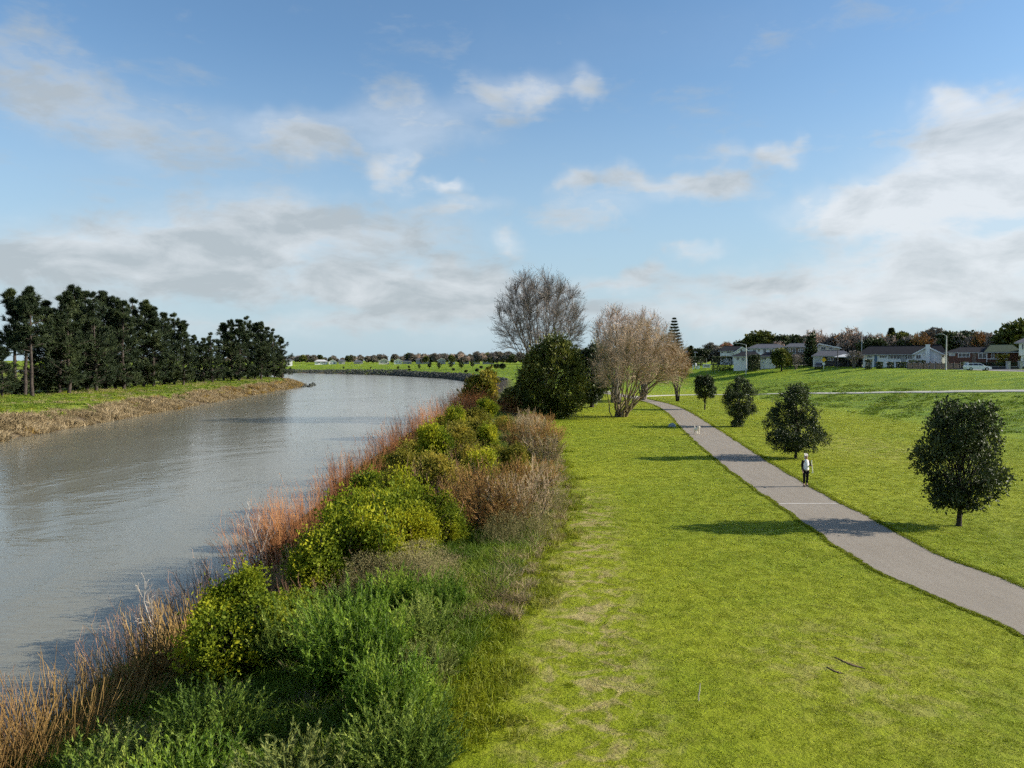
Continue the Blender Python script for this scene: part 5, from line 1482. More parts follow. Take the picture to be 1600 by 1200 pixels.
# hedges and garden shrubs
def hedge(name, lab, p0, p1, t, d, dep=1.2, mat=None, seed=0, group=None):
    rng = np.random.default_rng(400 + seed)
    x, y = at((p0 + p1) / 2, d); z = gz(x, y); w = (p1 - p0) / F_PX * d * math.cos(math.atan2(x, y)); hh = zpx(t, d) - z
    n = int(200 + 80 * w * hh)
    C = np.column_stack([rng.uniform(-w / 2, w / 2, n), rng.uniform(-dep / 2, dep / 2, n), rng.uniform(0, hh - 0.2, n)])
    ax = rng.integers(0, 3, n)
    C[ax == 0, 1] = np.sign(C[ax == 0, 1]) * dep / 2; C[ax == 1, 2] = (hh - 0.2) * rng.uniform(0.85, 1.0, (ax == 1).sum())
    g = Geo(); leaves(g, C, unit(rdir(n, rng) + np.array([0, -0.3, 0.4])), 0.32, 0.22, rng)
    c = Geo()
    P = np.zeros((6, 3, 3)); xs = np.linspace(-w * 0.42, w * 0.42, 6)
    for j in range(3): P[:, j] = np.column_stack([xs + rng.normal(size=6) * 0.1 * j, np.zeros(6), np.full(6, hh * 0.42 * j - 0.1)])
    tubes(c, P, np.linspace(0.07, 0.03, 3)[None, :] * np.ones((6, 1)), 4)
    o = thing(name, lab, 'hedge' if 'hedge' in name else 'shrub', (x, y, z), -math.atan2(x, y), group)
    obj('foliage', g.mesh('foliage', mat or MAT_LEAF_DARK), o); obj('stems', c.mesh('stems', MAT_BARK_DARK), o)
hedge('hedge', 'tall dark hedge left of the white cottage', 1112, 1144, 556, 220, 2.2, None, 1, 'garden hedges')
hedge('hedge', 'dark hedge between the two wings of the cottage', 1169, 1187, 554, 212, 1.6, None, 2, 'garden hedges')
hedge('hedge', 'long dark hedge under the timber house and cypress', 1214, 1269, 558, 213, 1.6, None, 3, 'garden hedges')
hedge('hedge', 'dark hedge at the left end of the street behind the bollards', 1066, 1098, 557, 236, 2.5, None, 4, 'garden hedges')
hedge('hedge', 'dark hedge in front of the brick house behind the white car', 1499, 1590, 566, 164, 1.4, None, 5, 'garden hedges')
for i, (a, b, t) in enumerate(((1352, 1362, 561), (1369, 1379, 565), (1386, 1396, 565), (1400, 1416, 565), (1420, 1446, 562.5))):
    hedge('clipped_shrub', 'clipped dark shrub in front of the long white bungalow, %s from the left' % ORD[i], a, b, t, 183, 1.8, None, 10 + i, 'clipped shrubs of the bungalow')
hedge('flowering_shrub', 'rounded pale-topped shrub at the porch of the brick house', 1556, 1576, 553, 166, 2.0, MAT_LEAF_OLIVE, 20)

# brown paling fence
x0, y0 = at(1418, 176); x1, y1 = at(1500, 162)
fr_ = thing('paling_fence', 'dark brown wooden fence in front of the long bungalow and brick house', 'fence', (x0, y0, gz(x0, y0)), math.atan2(y1 - y0, x1 - x0))
Lf = math.hypot(x1 - x0, y1 - y0); nb_ = 9
pm = Geo(); pm.box(-0.09, 0.09, -0.09, 0.09, -0.4, 1.55); pm.box(-0.12, 0.12, -0.12, 0.12, 1.552, 1.62); pm = pm.mesh('post', W_DARK)
bm_ = Geo(); bm_.box(-0.065, 0.065, -0.015, 0.015, 0.05, 1.35); bm_ = bm_.mesh('paling', W_BROWN)
for i in range(nb_ + 1):
    obj('post', pm, fr_, (Lf * i / nb_, 0, 0))
for i in range(nb_):
    xs = np.arange(Lf * i / nb_ + 0.18, Lf * (i + 1) / nb_ - 0.10, 0.152)
    for q in xs: obj('paling', bm_, fr_, (float(q), -0.13, random.uniform(-0.03, 0.03)))
    g = Geo(); g.box(Lf * i / nb_ + 0.092, Lf * (i + 1) / nb_ - 0.092, -0.11, -0.05, 0.3, 0.4); g.box(Lf * i / nb_ + 0.092, Lf * (i + 1) / nb_ - 0.092, -0.11, -0.05, 1.0, 1.1)
    obj('rail', g.mesh('rail', W_DARK), fr_)
# stone gate pillars
for i, (px, lab) in enumerate(((1509, 'stone gate pillar at the left end of the brick house frontage'), (1575, 'stone gate pillar at the porch of the brick house'), (1594, 'stone gate pillar nearest the right edge'))):
    x, y = at(px, 158); g = Geo(); g.box(-0.3, 0.3, -0.3, 0.3, -0.3, 1.5); o = thing('gate_pillar', lab, 'pillar', (x, y, gz(x, y)), 0, 'stone gate pillars')
    obj('shaft', g.mesh('shaft', W_GREY), o); g = Geo(); g.box(-0.38, 0.38, -0.38, 0.38, 1.502, 1.64); obj('cap', g.mesh('cap', W_GREY), o)
# low wall along the frontage on the right
x, y = at(1552, 160); g = Geo(); g.box(-5.6, 5.6, -0.12, 0.12, -0.4, 0.55); o = thing('garden_wall', 'low dark garden wall between the gate pillars of the brick house', 'wall', (x, y, gz(x, y)), -0.45)
obj('masonry', g.mesh('masonry', W_DARK), o); g = Geo(); g.box(-5.65, 5.65, -0.16, 0.16, 0.552, 0.62); obj('coping', g.mesh('coping', W_GREY), o)

# ------------------------------------------------------------------ lamps, poles, signs, cars on the street
STEEL = solid('galvanised_steel', (0.45, 0.46, 0.46), 0.5, 0.4, 0.08, 2.0, 0.0); POLE_DK = solid('dark_pole', (0.09, 0.085, 0.08), 0.8, 0.2, 0.2, 2.0)
def lamp(lab, px, d, top, arm, mat):
    x, y = at(px, d); z = gz(x, y); H = zpx(top, d) - z
    o = thing('street_lamp', lab, 'street lamp', (x, y, z), -math.atan2(x, y), 'street lamps and poles')
    g = Geo(); trunk_tube(g, [(0, 0, -0.4), (0, 0, H * 0.5), (0, 0, H)], [0.15, 0.12, 0.09], 8); obj('pole', g.mesh('pole', mat, True), o)
    g = Geo(); a = np.linspace(0, 1, 6); trunk_tube(g, [(-arm * t, 0, H - 0.05 + 0.5 * math.sin(t * 1.57) ) for t in a], [0.07] * 6, 6); obj('arm', g.mesh('arm', mat, True), o)
    g = Geo(); g.prism([(-arm - 0.75, H + 0.36), (-arm + 0.1, H + 0.38), (-arm + 0.1, H + 0.52), (-arm - 0.6, H + 0.50)], -0.16, 0.16); obj('lamp_head', g.mesh('lamp_head', STEEL), o)
lamp('tall pale street lamp with short arm in front of the fence', 1478, 160, 525, 0.9, STEEL)
lamp('street lamp with curved arm beside the white cottage', 1165.5, 208, 539, 2.3, STEEL)
lamp('dark street pole in front of the carport', 1308.5, 198, 546, 0.4, POLE_DK)
lamp('thin pale pole behind the roof of the long bungalow', 1346, 226, 524, 0.5, STEEL)
# yellow warning sign
SIGN_Y = solid('yellow_sign', (0.70, 0.42, 0.02), 0.5, 0.3, 0.05, 2.0); x, y = at(1287, 196); o = thing('road_sign', 'yellow diamond road sign on a white post near the dark car', 'sign', (x, y, gz(x, y)), -math.atan2(x, y))
g = Geo(); g.box(-0.07, 0.07, -0.05, 0.05, -0.3, 2.9); obj('post', g.mesh('post', W_WHITE), o)
g = Geo(); g.prism([(0, 1.85), (0.62, 2.47), (0, 3.09), (-0.62, 2.47)], -0.085, -0.055); pl_ = obj('plate', g.mesh('plate', SIGN_Y), o)
g = Geo(); g.box(-0.30, 0.30, -0.085, -0.055, 1.2, 1.75); obj('lower_plate', g.mesh('lower_plate', W_WHITE), o)
# white notice board and bollards at the left end
x, y = at(1104, 228); o = thing('notice_board', 'low white notice board with a pole at the top of the stopbank', 'sign', (x, y, gz(x, y)), -math.atan2(x, y))
g = Geo(); g.box(-1.1, 1.1, -0.05, 0.05, 0.15, 1.15); obj('board', g.mesh('board', W_WHITE), o); g = Geo(); g.box(-0.85, 0.85, -0.06, -0.052, 0.35, 0.95); obj('panel', g.mesh('panel', W_GREY), o)
for s_ in (-0.95, 0.95): g = Geo(); g.box(s_ - 0.06, s_ + 0.06, 0.06, 0.16, -0.3, 1.1); obj('leg', g.mesh('leg', W_WHITE), o)
g = Geo(); trunk_tube(g, [(0, 0.2, -0.2), (0, 0.2, 1.5), (0, 0.2, 3.0)], [0.05, 0.05, 0.04], 6); obj('pole', g.mesh('pole', STEEL), o)
for i, (px, hh, lab) in enumerate(((1073, 1.3, 'white bollard at the left end of the stopbank, half hidden by the russet tree'), (1083, 1.3, 'white bollard left of the tall white marker post'), (1087, 1.75, 'tallest white marker post with rounded top at the left of the street'))):
    x, y = at(px, 228); g = Geo(); trunk_tube(g, [(0, 0, -0.2), (0, 0, hh * 0.8), (0, 0, hh * 0.86), (0, 0, hh * 0.88), (0, 0, hh * 0.96), (0, 0, hh)], [0.2, 0.2, 0.2, 0.15, 0.17, 0.04], 10)
    o = thing('bollard', lab, 'bollard', (x, y, gz(x, y)), 0, 'white bollards'); obj('shaft', g.mesh('shaft', W_WHITE, True), o)
x, y = at(1091, 228); g = Geo(); g.box(-0.35, 0.35, -0.25, 0.25, -0.2, 0.95); o = thing('utility_box', 'small white utility box right of the marker post', 'utility box', (x, y, gz(x, y))); obj('cabinet', g.mesh('cabinet', W_WHITE), o); g = Geo(); g.box(-0.38, 0.38, -0.28, 0.28, 0.952, 1.0); obj('lid', g.mesh('lid', W_GREY), o)

TYRE = solid('tyre_rubber', (0.02, 0.02, 0.02), 0.9, 0.1, 0.1, 5.0); RIM = solid('wheel_rim', (0.45, 0.45, 0.46), 0.35, 0.5, 0.05, 5.0, 0.6)
def wheel(o, x, y, r=0.32, w=0.2):
    g = Geo(); a = np.linspace(0, 2 * np.pi, 17)[:-1]
    def ring(rad, yy): return [(rad * math.cos(t), yy, rad * math.sin(t)) for t in a]
    V = ring(r, -w / 2) + ring(r, w / 2) + ring(r * 0.62, -w / 2) + ring(r * 0.62, w / 2); n = 16
    i = np.arange(n); j = (i + 1) % n
    g.add(V, Q=np.concatenate([np.stack([i, j, j + n, i + n], 1), np.stack([i, i + 2 * n, j + 2 * n, j], 1), np.stack([i + n, j + n, j + 3 * n, i + 3 * n], 1)]))
    t = obj('wheel', g.mesh('wheel', TYRE), o, (x, y, r))
    g = Geo(); V = ring(r * 0.61, -w / 2 + 0.02) + [(0, -w / 2 - 0.0, 0)] + ring(r * 0.61, w / 2 - 0.02) + [(0, w / 2, 0)]
    g.add(V, T=[(k_, (k_ + 1) % n, n) for k_ in range(n)] + [(n + 1 + (k_ + 1) % n, n + 1 + k_, 2 * n + 1) for k_ in range(n)])
    obj('rim', g.mesh('rim', RIM), t)
def car(lab, px, d, rz, mat, L=4.5, Hc=1.48):
    """five-door estate, nose at +x"""
    x, y = at(px, d); o = thing('parked_car', lab, 'car', (x, y, gz(x, y) + 0.04), rz, 'cars on the street')
    s = L / 4.5; W = 0.87
    low = [(-2.22, 0.42), (-2.15, 0.30), (-1.75, 0.27), (-1.68, 0.50), (-1.40, 0.66), (-1.08, 0.50), (-1.02, 0.24), (1.02, 0.24), (1.08, 0.50), (1.40, 0.66), (1.72, 0.50), (1.80, 0.27), (2.15, 0.30), (2.24, 0.45), (2.22, 0.66), (2.0, 0.78), (1.25, 0.92), (0.9, 0.95), (-2.18, 0.98), (-2.25, 0.75)]
    # side wall as fan around a centre line is not convex, so build it from top and bottom chains
    top = [(-2.25, 0.75), (-2.18, 0.98), (-1.6, 0.98), (-1.0, 0.97), (-0.3, 0.96), (0.5, 0.955), (0.9, 0.95), (1.25, 0.92), (1.7, 0.84), (2.0, 0.78), (2.22, 0.66), (2.24, 0.45)]
    bot = [(-2.22, 0.42), (-2.12, 0.28), (-1.75, 0.27), (-1.62, 0.55), (-1.15, 0.55), (-1.02, 0.24), (0.9, 0.24), (1.05, 0.5), (1.2, 0.64), (1.6, 0.6), (1.8, 0.27), (2.2, 0.32)]
    g = Geo(); V = []; m = len(top)
    for (sy, inn) in ((-W, 0), (W, 0)):
        V += [(a * s, sy * 0.96, b) for a, b in top] + [(a * s, sy, b) for a, b in bot]
    Q = []
    for k_ in range(m - 1):
        Q += [(m + k_, m + k_ + 1, k_ + 1, k_), (2 * m + k_, 2 * m + k_ + 1, 3 * m + k_ + 1, 3 * m + k_), (k_, k_ + 1, 2 * m + k_ + 1, 2 * m + k_), (3 * m + k_, 3 * m + k_ + 1, m + k_ + 1, m + k_)]
    Q += [(0, 2 * m, 3 * m, m), (m - 1, 2 * m - 1, 4 * m - 1, 3 * m - 1)]
    g.add(V, Q=Q)
    cab = [(-2.12, 0.97, 0.80), (-1.95, 1.30, 0.70), (-1.70, Hc, 0.62), (0.0, Hc, 0.62), (0.35, Hc - 0.05, 0.64), (1.2, 0.93, 0.80)]
    V = [(a * s, -w_, b) for a, b, w_ in cab] + [(a * s, w_, b) for a, b, w_ in cab]; n = len(cab)
    g.add(V, Q=[(k_, k_ + 1, n + k_ + 1, n + k_) for k_ in range(n - 1)], T=[(0, k_ + 1, k_) for k_ in range(1, n - 1)] + [(n, n + k_, n + k_ + 1) for k_ in range(1, n - 1)])
    obj('body', g.mesh('body', mat), o)
    def pane(name, pts, sy):
        g = Geo(); V = [(a * s, sy * (w_ + 0.012), b) for a, b, w_ in pts]; n = len(pts); V += [(vx, vy - sy * 0.01, vz) for vx, vy, vz in V]
        g.add(V, T=[(0, k_, k_ + 1) for k_ in range(1, n - 1)] + [(n, n + k_ + 1, n + k_) for k_ in range(1, n - 1)], Q=[(k_, (k_ + 1) % n, n + (k_ + 1) % n, n + k_) for k_ in range(n)]); obj(name, g.mesh(name, GLASS), o)
    def wat(z): return 0.80 - (z - 0.95) / (Hc - 0.95) * 0.18
    for sy in (-1, 1):
        for pts in (((-1.86, 1.02), (-1.02, 1.02), (-1.02, Hc - 0.1), (-1.66, Hc - 0.1)), ((-0.96, 1.02), (-0.1, 1.02), (-0.1, Hc - 0.09), (-0.96, Hc - 0.09)), ((-0.04, 1.02), (0.92, 1.0), (0.25, Hc - 0.1), (-0.04, Hc - 0.09))):
            pane('side_window', [(a, b, wat(b)) for a, b in pts], sy)
        g = Geo(); g.box(2.02 * s, 2.235 * s, sy * 0.52 - 0.18, sy * 0.52 + 0.18, 0.60, 0.70); obj('headlight', g.mesh('headlight', R_PALE), o)
        g = Geo(); g.box(0.72 * s, 0.86 * s, sy * 0.95 - 0.09, sy * 0.95 + 0.09, 0.98, 1.10); obj('wing_mirror', g.mesh('wing_mirror', mat), o)
    for (nm, a, b) in (('windscreen', (1.12, 0.985, 0.70), (0.42, Hc - 0.08, 0.56)), ('rear_window', (-2.10, 1.06, 0.70), (-1.86, Hc - 0.10, 0.58))):
        sg = 1 if nm == 'windscreen' else -1
        g = Geo(); V = [(a[0] * s, -a[2], a[1]), (a[0] * s, a[2], a[1]), (b[0] * s, b[2], b[1]), (b[0] * s, -b[2], b[1])]; V = [(vx + sg * 0.03, vy, vz + 0.02) for vx, vy, vz in V]; V += [(vx - sg * 0.02, vy, vz - 0.015) for vx, vy, vz in V]
        g.add(V, Q=[(0, 1, 2, 3), (7, 6, 5, 4), (0, 4, 5, 1), (1, 5, 6, 2), (2, 6, 7, 3), (3, 7, 4, 0)]); obj(nm, g.mesh(nm, GLASS), o)
    for wx_ in (-1.38, 1.40):
        for sy in (-1, 1): wheel(o, wx_ * s, sy * 0.78)
CAR_W = solid('white_car_paint', (0.75, 0.76, 0.78), 0.3, 0.5, 0.02, 1.0); CAR_D = solid('dark_car_paint', (0.015, 0.017, 0.028), 0.25, 0.5, 0.02, 1.0)
car('white estate car parked on the street in front of the brick house', 1527, 150, -0.22, CAR_W)
car('dark blue car parked in front of the white garage', 1279, 200, -2.0, CAR_D, 4.5, 1.62)

# ------------------------------------------------------------------ far shore: riprap, young trees, suburb
def rocks(name, P, size, lab):
    """broken stone, thousands of pieces a pixel or two across: one part"""
    phi = (1 + 5 ** 0.5) / 2
    B = unit(np.array([(-1, phi, 0), (1, phi, 0), (-1, -phi, 0), (1, -phi, 0), (0, -1, phi), (0, 1, phi), (0, -1, -phi), (0, 1, -phi), (phi, 0, -1), (phi, 0, 1), (-phi, 0, -1), (-phi, 0, 1)], float))
    Fc = np.array([(0, 11, 5), (0, 5, 1), (0, 1, 7), (0, 7, 10), (0, 10, 11), (1, 5, 9), (5, 11, 4), (11, 10, 2), (10, 7, 6), (7, 1, 8), (3, 9, 4), (3, 4, 2), (3, 2, 6), (3, 6, 8), (3, 8, 9), (4, 9, 5), (2, 4, 11), (6, 2, 10), (8, 6, 7), (9, 8, 1)])
    n = len(P)
    S = size[:, None, None] * RNG.uniform(0.6, 1.2, (n, 12, 1)) * RNG.uniform(0.6, 1.3, (n, 1, 3))
    V = (P[:, None, :] + B[None] * S).reshape(-1, 3)
    F_ = (np.arange(n)[:, None, None] * 12 + Fc[None]).reshape(-1, 3)
    return obj(name, mesh_np(name, V, [F_], MAT_ROCK, np.repeat(RNG.uniform(0, 1, n), 12)), label=lab, kind='stuff')
def along(poly, n, y0, y1, o0, o1, sgn):
    y = RNG.uniform(y0, y1, n); x = np.interp(y, poly[:, 1], poly[:, 0]) + sgn * RNG.uniform(o0, o1, n)
    return np.column_stack([x, y, gz_arr(x, y) + 0.1])
P = np.vstack([along(RB, 2600, 270, 480, 0.2, 7.5, 1), along(RB, 2600, 480, 720, 0.2, 14, 1)])
rocks('riprap', P, RNG.uniform(0.25, 0.75, len(P)), 'dark grey broken rock lining the outer bank of the river bend')
P = np.vstack([along(LB, 60, 268, 296, -4.0, 0.5, -1)]); P[:, 2] = np.maximum(P[:, 2], WATER_Z - 0.1)
rocks('point_rocks', P, RNG.uniform(0.4, 0.9, len(P)), 'dark rocks in the water at the tip of the far bank')
YT = [street_tree(T2, 0.6, 35, 240, 0.30), street_tree(T1, 0.9, 36, 220, 0.30)]
for i, (px, py, hp) in enumerate(((622, 577, 5), (639, 577, 6), (655, 576, 7), (671, 576.5, 10), (686, 576, 10), (705, 576.5, 12), (721, 575.5, 11), (738, 575.5, 11), (537, 576.5, 4), (579, 577, 4))):
    h_ = ground_at(px, py); Hh = hp * h_[1] / F_PX
    plant('young_tree', 'small dark young tree on the grass of the far bend, %s from the left' % ORD[sorted([622, 639, 655, 671, 686, 705, 721, 738, 537, 579]).index(px)], 'tree', YT[i % 2], h_, i * 1.1, Hh / 5.0, 'young trees on the far bend')
for i, (px, py, s_) in enumerate(((728, 583, 1.5), (745, 582, 1.8), (762, 580, 2.0), (776, 577, 2.6), (786, 578, 2.8), (752, 577, 1.7), (640, 580, 1.4), (708, 580, 1.5))):
    h_ = ground_at(px, py)
    plant('round_bush', 'dark bush on the grass above the rocks of the bend, %s from the left' % ORD[sorted([728, 745, 762, 776, 786, 752, 640, 708]).index(px)], 'bush', FL[i % 3], h_, i, s_ / 5.5 * 1.0, 'dark bushes above the rocks', sz=s_ / 7.0)
FARH = [(452, 5, 560.5, 3, 'pale grey'), (502, 10, 562, 2, 'long white'), (520, 6, 563, 2, 'white'), (534, 5, 561.5, 1, 'grey'), (560, 7, 563, 1, 'low grey'), (600, 8, 561.5, 0, 'cream'), (622, 6, 561.5, 3, 'pale'), (636, 7, 562, 1, 'dark grey'), (657, 7, 559.5, 1, 'grey gabled'), (668, 6, 561, 0, 'dull cream'), (690, 6, 560.5, 1, 'slate-roofed'), (706, 5, 560, 2, 'white'), (727, 6, 558.5, 0, 'cream gabled'), (745, 5, 561, 3, 'pale'), (763, 9, 557.5, 2, 'bright cream')]
wm = (W_CREAM, W_GREY, W_WHITE, W_WHITE); rm = (R_BROWN, R_GREY, R_PALE, R_GREY)
for i, (px, hw, t, m_, des) in enumerate(FARH):
    d = 640 if px < 600 else (600 if px < 690 else 560)
    h = House('%s house beyond the far river bend, %s from the left' % (des, ORD[i]), px, d, group='houses beyond the river bend')
    h.wall(px - hw, px + hw, t + 2.6, wm[m_], 0, 8)
    if m_ == 0 or i % 4 == 2: h.gable(px - hw - 1, px + hw + 1, t + 2.7, px, t - 1.2, rm[m_], wm[m_], -0.3, 7)
    else: h.hip(px - hw - 1, px + hw + 1, t + 2.6, px - hw * 0.5, px + hw * 0.5, t, rm[m_], 0, 8)
    h.win(px - hw * 0.6, px - hw * 0.15, t + 3.2, t + 5.2, -0.32, 1); h.win(px + hw * 0.2, px + hw * 0.65, t + 3.2, t + 5.2, -0.32, 1)
# a far wood that reads as one mass behind them, on round the bend and behind the streets
def belt(n, lo, hi, s0=0, s1=None):
    i = RNG.integers(4, len(LC) - 2, n); u = RNG.uniform(0, 1, n)[:, None]
    c = LC[i] * (1 - u) + LC[i + 1] * u; e = unit(LC[i + 1] - LC[i]); nn_ = np.column_stack([e[:, 1], -e[:, 0]])
    p = c + nn_ * RNG.uniform(lo, hi, n)[:, None]
    return p
p = np.vstack([belt(900, 40, 260), belt(500, 24, 60)])
dC, sC, _ = poly_dist(p[:, 0], p[:, 1], LC); keep = (sC < 0) & (dC > 20) & ((p[:, 1] > 330) | (p[:, 0] > 130)); p = p[keep]
q = np.column_stack([RNG.uniform(120, 420, 150), RNG.uniform(290, 420, 150)]); q = q[q[:, 0] / q[:, 1] < 1.2]
l_ = np.column_stack([RNG.uniform(-520, -165, 330), RNG.uniform(150, 420, 330)])
dL_, sL_, _ = poly_dist(l_[:, 0], l_[:, 1], LB); l_ = l_[(sL_ > 0) & (dL_ > 30) & (l_[:, 0] < -0.50 * l_[:, 1] - 60) & (-l_[:, 0] + 0.5 * l_[:, 1] > 290)]
p = np.vstack([p, q, l_]); src = [FL[0][1], FL[1][1], FL[3][1], FBR[0][1], FBR[1][1], FB[0][1], FB[1][1]]
pk = RNG.choice(7, len(p), p=[0.07, 0.06, 0.07, 0.20, 0.18, 0.24, 0.18])
sc_ = RNG.uniform(0.5, 1.15, len(p)) * np.where(p[:, 0] < -150, 0.9, np.where(p[:, 0] > 110, 0.6, 1.0))
scatter('far_wood', np.column_stack([p, gz_arr(p[:, 0], p[:, 1])]), RNG.uniform(0, 6.28, len(p)), sc_, src, 'brown and dark green trees massed along the horizon behind the houses', pick=pk)

# ------------------------------------------------------------------ the walker
def skin_obj(name, joints, edges, mat, parent, sub=2):
    """joints: list of (x,y,z,rx[,ry]); grown with a skin modifier, root first"""
    me = bpy.data.meshes.new(name)
    me.from_pydata([j[:3] for j in joints], edges, [])
    o = obj(name, me, parent)
    m = o.modifiers.new('skin', 'SKIN'); m.use_smooth_shade = True
    sv = me.skin_vertices[0].data if me.skin_vertices else None
    if sv is None:
        bpy.context.view_layer.objects.active = o
        bpy.ops.mesh.customdata_skin_add(); sv = me.skin_vertices[0].data
    for i, j in enumerate(joints):
        sv[i].radius = (j[3], j[4] if len(j) > 4 else j[3]); sv[i].use_root = (i == 0)
    s_ = o.modifiers.new('smooth', 'SUBSURF'); s_.levels = s_.render_levels = sub
    me.materials.append(mat)
    return o
SKIN_M = solid('skin', (0.42, 0.26, 0.19), 0.6, 0.3, 0.05, 8.0); CLOTH_W = solid('white_padded_vest', (0.84, 0.83, 0.82), 0.8, 0.1, 0.05, 12.0, 0, 0.4); CLOTH_B = solid('black_cloth', (0.012, 0.012, 0.014), 0.9, 0.1, 0.1, 10.0)
HAIR_M = solid('pale_hair', (0.55, 0.50, 0.44), 0.7, 0.2, 0.15, 20.0); SHOE_M = solid('black_shoes', (0.015, 0.015, 0.016), 0.6, 0.3, 0.1, 8.0)
hp = hit(1259, 761)
per = thing('person', 'walker in white padded vest, black sleeves and trousers on the path', 'person', (float(hp[0]), float(hp[1]), gz(hp[0], hp[1]) + 0.025), 0.08)
J = [(0, 0, 0.92, .125, .10), (0, 0.0, 1.08, .12, .095), (0, 0, 1.28, .145, .10), (0, 0, 1.40, .09, .075), (0, -0.01, 1.47, .05, .05), (0, -0.015, 1.545, .072, .088), (0, -0.01, 1.635, .074, .085), (0, 0, 1.69, .045, .05),
     (-0.17, 0, 1.385, .058), (-0.225, 0.0, 1.13, .045), (-0.225, -0.07, 0.90, .034), (-0.225, -0.10, 0.82, .036, .022),
     (0.17, 0, 1.385, .058), (0.235, 0.02, 1.14, .045), (0.20, -0.20, 1.16, .034), (0.185, -0.275, 1.18, .036, .022),
     (-0.095, 0, 0.86, .088), (-0.10, -0.03, 0.48, .06), (-0.10, 0.0, 0.10, .038), (-0.105, -0.13, 0.035, .036, .026),
     (0.095, 0, 0.86, .088), (0.10, 0.04, 0.49, .06), (0.10, 0.10, 0.11, .038), (0.105, -0.02, 0.04, .036, .026)]
E = [(0, 1), (1, 2), (2, 3), (3, 4), (4, 5), (5, 6), (6, 7), (2, 8), (8, 9), (9, 10), (10, 11), (2, 12), (12, 13), (13, 14), (14, 15), (0, 16), (16, 17), (17, 18), (18, 19), (0, 20), (20, 21), (21, 22), (22, 23)]
def fingers(J, E, palm, dirv, side, curl):
    b = len(J); dirv = unit(np.array(dirv, float)); side = unit(np.array(side, float)); curl = np.array(curl, float)
    for f_, (off, ln) in enumerate(((-0.027, 0.062), (-0.009, 0.074), (0.009, 0.07), (0.027, 0.055))):
        p0 = np.array(J[palm][:3]) + dirv * 0.02 + side * off
        p1 = p0 + dirv * ln * 0.6; p2 = p1 + unit(dirv + curl) * ln * 0.55
        for p_, r_ in ((p0, .0095), (p1, .0085), (p2, .007)): J.append((*p_, r_))
        k_ = len(J); E += [(palm, k_ - 3), (k_ - 3, k_ - 2), (k_ - 2, k_ - 1)]
    p0 = np.array(J[palm][:3]) - side * 0.03; p1 = p0 - side * 0.022 + dirv * 0.025; p2 = p1 + dirv * 0.03 + curl * 0.01
    for p_, r_ in ((p0, .011), (p1, .0095), (p2, .008)): J.append((*p_, r_))
    k_ = len(J); E += [(palm, k_ - 3), (k_ - 3, k_ - 2), (k_ - 2, k_ - 1)]
fingers(J, E, 11, (0, -0.25, -1), (0, 1, 0), (0.5, -0.2, 0)); fingers(J, E, 15, (-0.1, -1, 0.1), (-1, 0, 0.1), (0, 0.3, -0.9))
skin_obj('body', J, E, SKIN_M, per)
skin_obj('vest', [(0, 0, 0.84, .172, .142), (0, 0, 0.98, .168, .138), (0, 0, 1.20, .175, .14), (0, 0, 1.34, .165, .13), (0, 0, 1.43, .10, .095), (0, 0.01, 1.47, .075, .08)], [(i, i + 1) for i in range(5)], CLOTH_W, per)
for sx, e_, w_ in ((-1, (-0.225, 0, 1.13), (-0.225, -0.07, 0.90)), (1, (0.235, 0.02, 1.14), (0.20, -0.20, 1.16))):
    skin_obj('sleeve', [(sx * 0.13, 0, 1.39, .075), (sx * 0.185, 0, 1.36, .072), (*e_, .058), (*w_, .044)], [(0, 1), (1, 2), (2, 3)], CLOTH_B, per)
skin_obj('trousers', [(0, 0, 0.95, .135, .115), (-0.095, 0, 0.84, .10), (-0.10, -0.03, 0.48, .072), (-0.10, 0, 0.16, .056), (0.095, 0, 0.84, .10), (0.10, 0.04, 0.49, .072), (0.10, 0.09, 0.17, .056)], [(0, 1), (1, 2), (2, 3), (0, 4), (4, 5), (5, 6)], CLOTH_B, per)
for sx, dy in ((-1, 0.0), (1, 0.10)):
    skin_obj('shoe', [(sx * 0.10, dy + 0.04, 0.055, .05, .05), (sx * 0.103, dy - 0.06, 0.05, .05, .045), (sx * 0.108, dy - 0.16, 0.035, .045, .032)], [(0, 1), (1, 2)], SHOE_M, per)
skin_obj('hair', [(0, 0.05, 1.66, .095, .085), (0, 0.075, 1.57, .085, .06), (0, 0.06, 1.49, .07, .05), (0, -0.01, 1.725, .075, .05), (0.075, 0.02, 1.58, .035, .04), (-0.075, 0.02, 1.58, .035, .04)], [(0, 1), (1, 2), (0, 3), (1, 4), (1, 5)], HAIR_M, per)
g = Geo()
for sx in (-1, 1): g.box(sx * 0.032 - 0.024, sx * 0.032 + 0.024, -0.108, -0.095, 1.59, 1.618)
g.box(-0.012, 0.012, -0.104, -0.096, 1.606, 1.612); obj('sunglasses', g.mesh('sunglasses', SHOE_M), per)
skin_obj('nose', [(0, -0.085, 1.60, .011), (0, -0.108, 1.565, .015)], [(0, 1)], SKIN_M, per, 1)
g = Geo(); g.box(-0.024, 0.024, -0.101, -0.094, 1.522, 1.53); obj('mouth', g.mesh('mouth', solid('lips', (0.28, 0.10, 0.08), 0.5)), per)
wd = per.location
st = thing('ball_thrower', 'thin pale ball thrower stick held up by the walker', 'stick', (wd[0] + 0.18, wd[1] - 0.31, wd[2] + 0.84), 0)
g = Geo(); trunk_tube(g, [(0.06, 0, 0), (0.03, 0, 0.25), (0, 0, 0.5), (0.0, -0.02, 0.62)], [0.014, 0.014, 0.014, 0.016], 6); obj('shaft', g.mesh('shaft', W_WHITE, True), st)
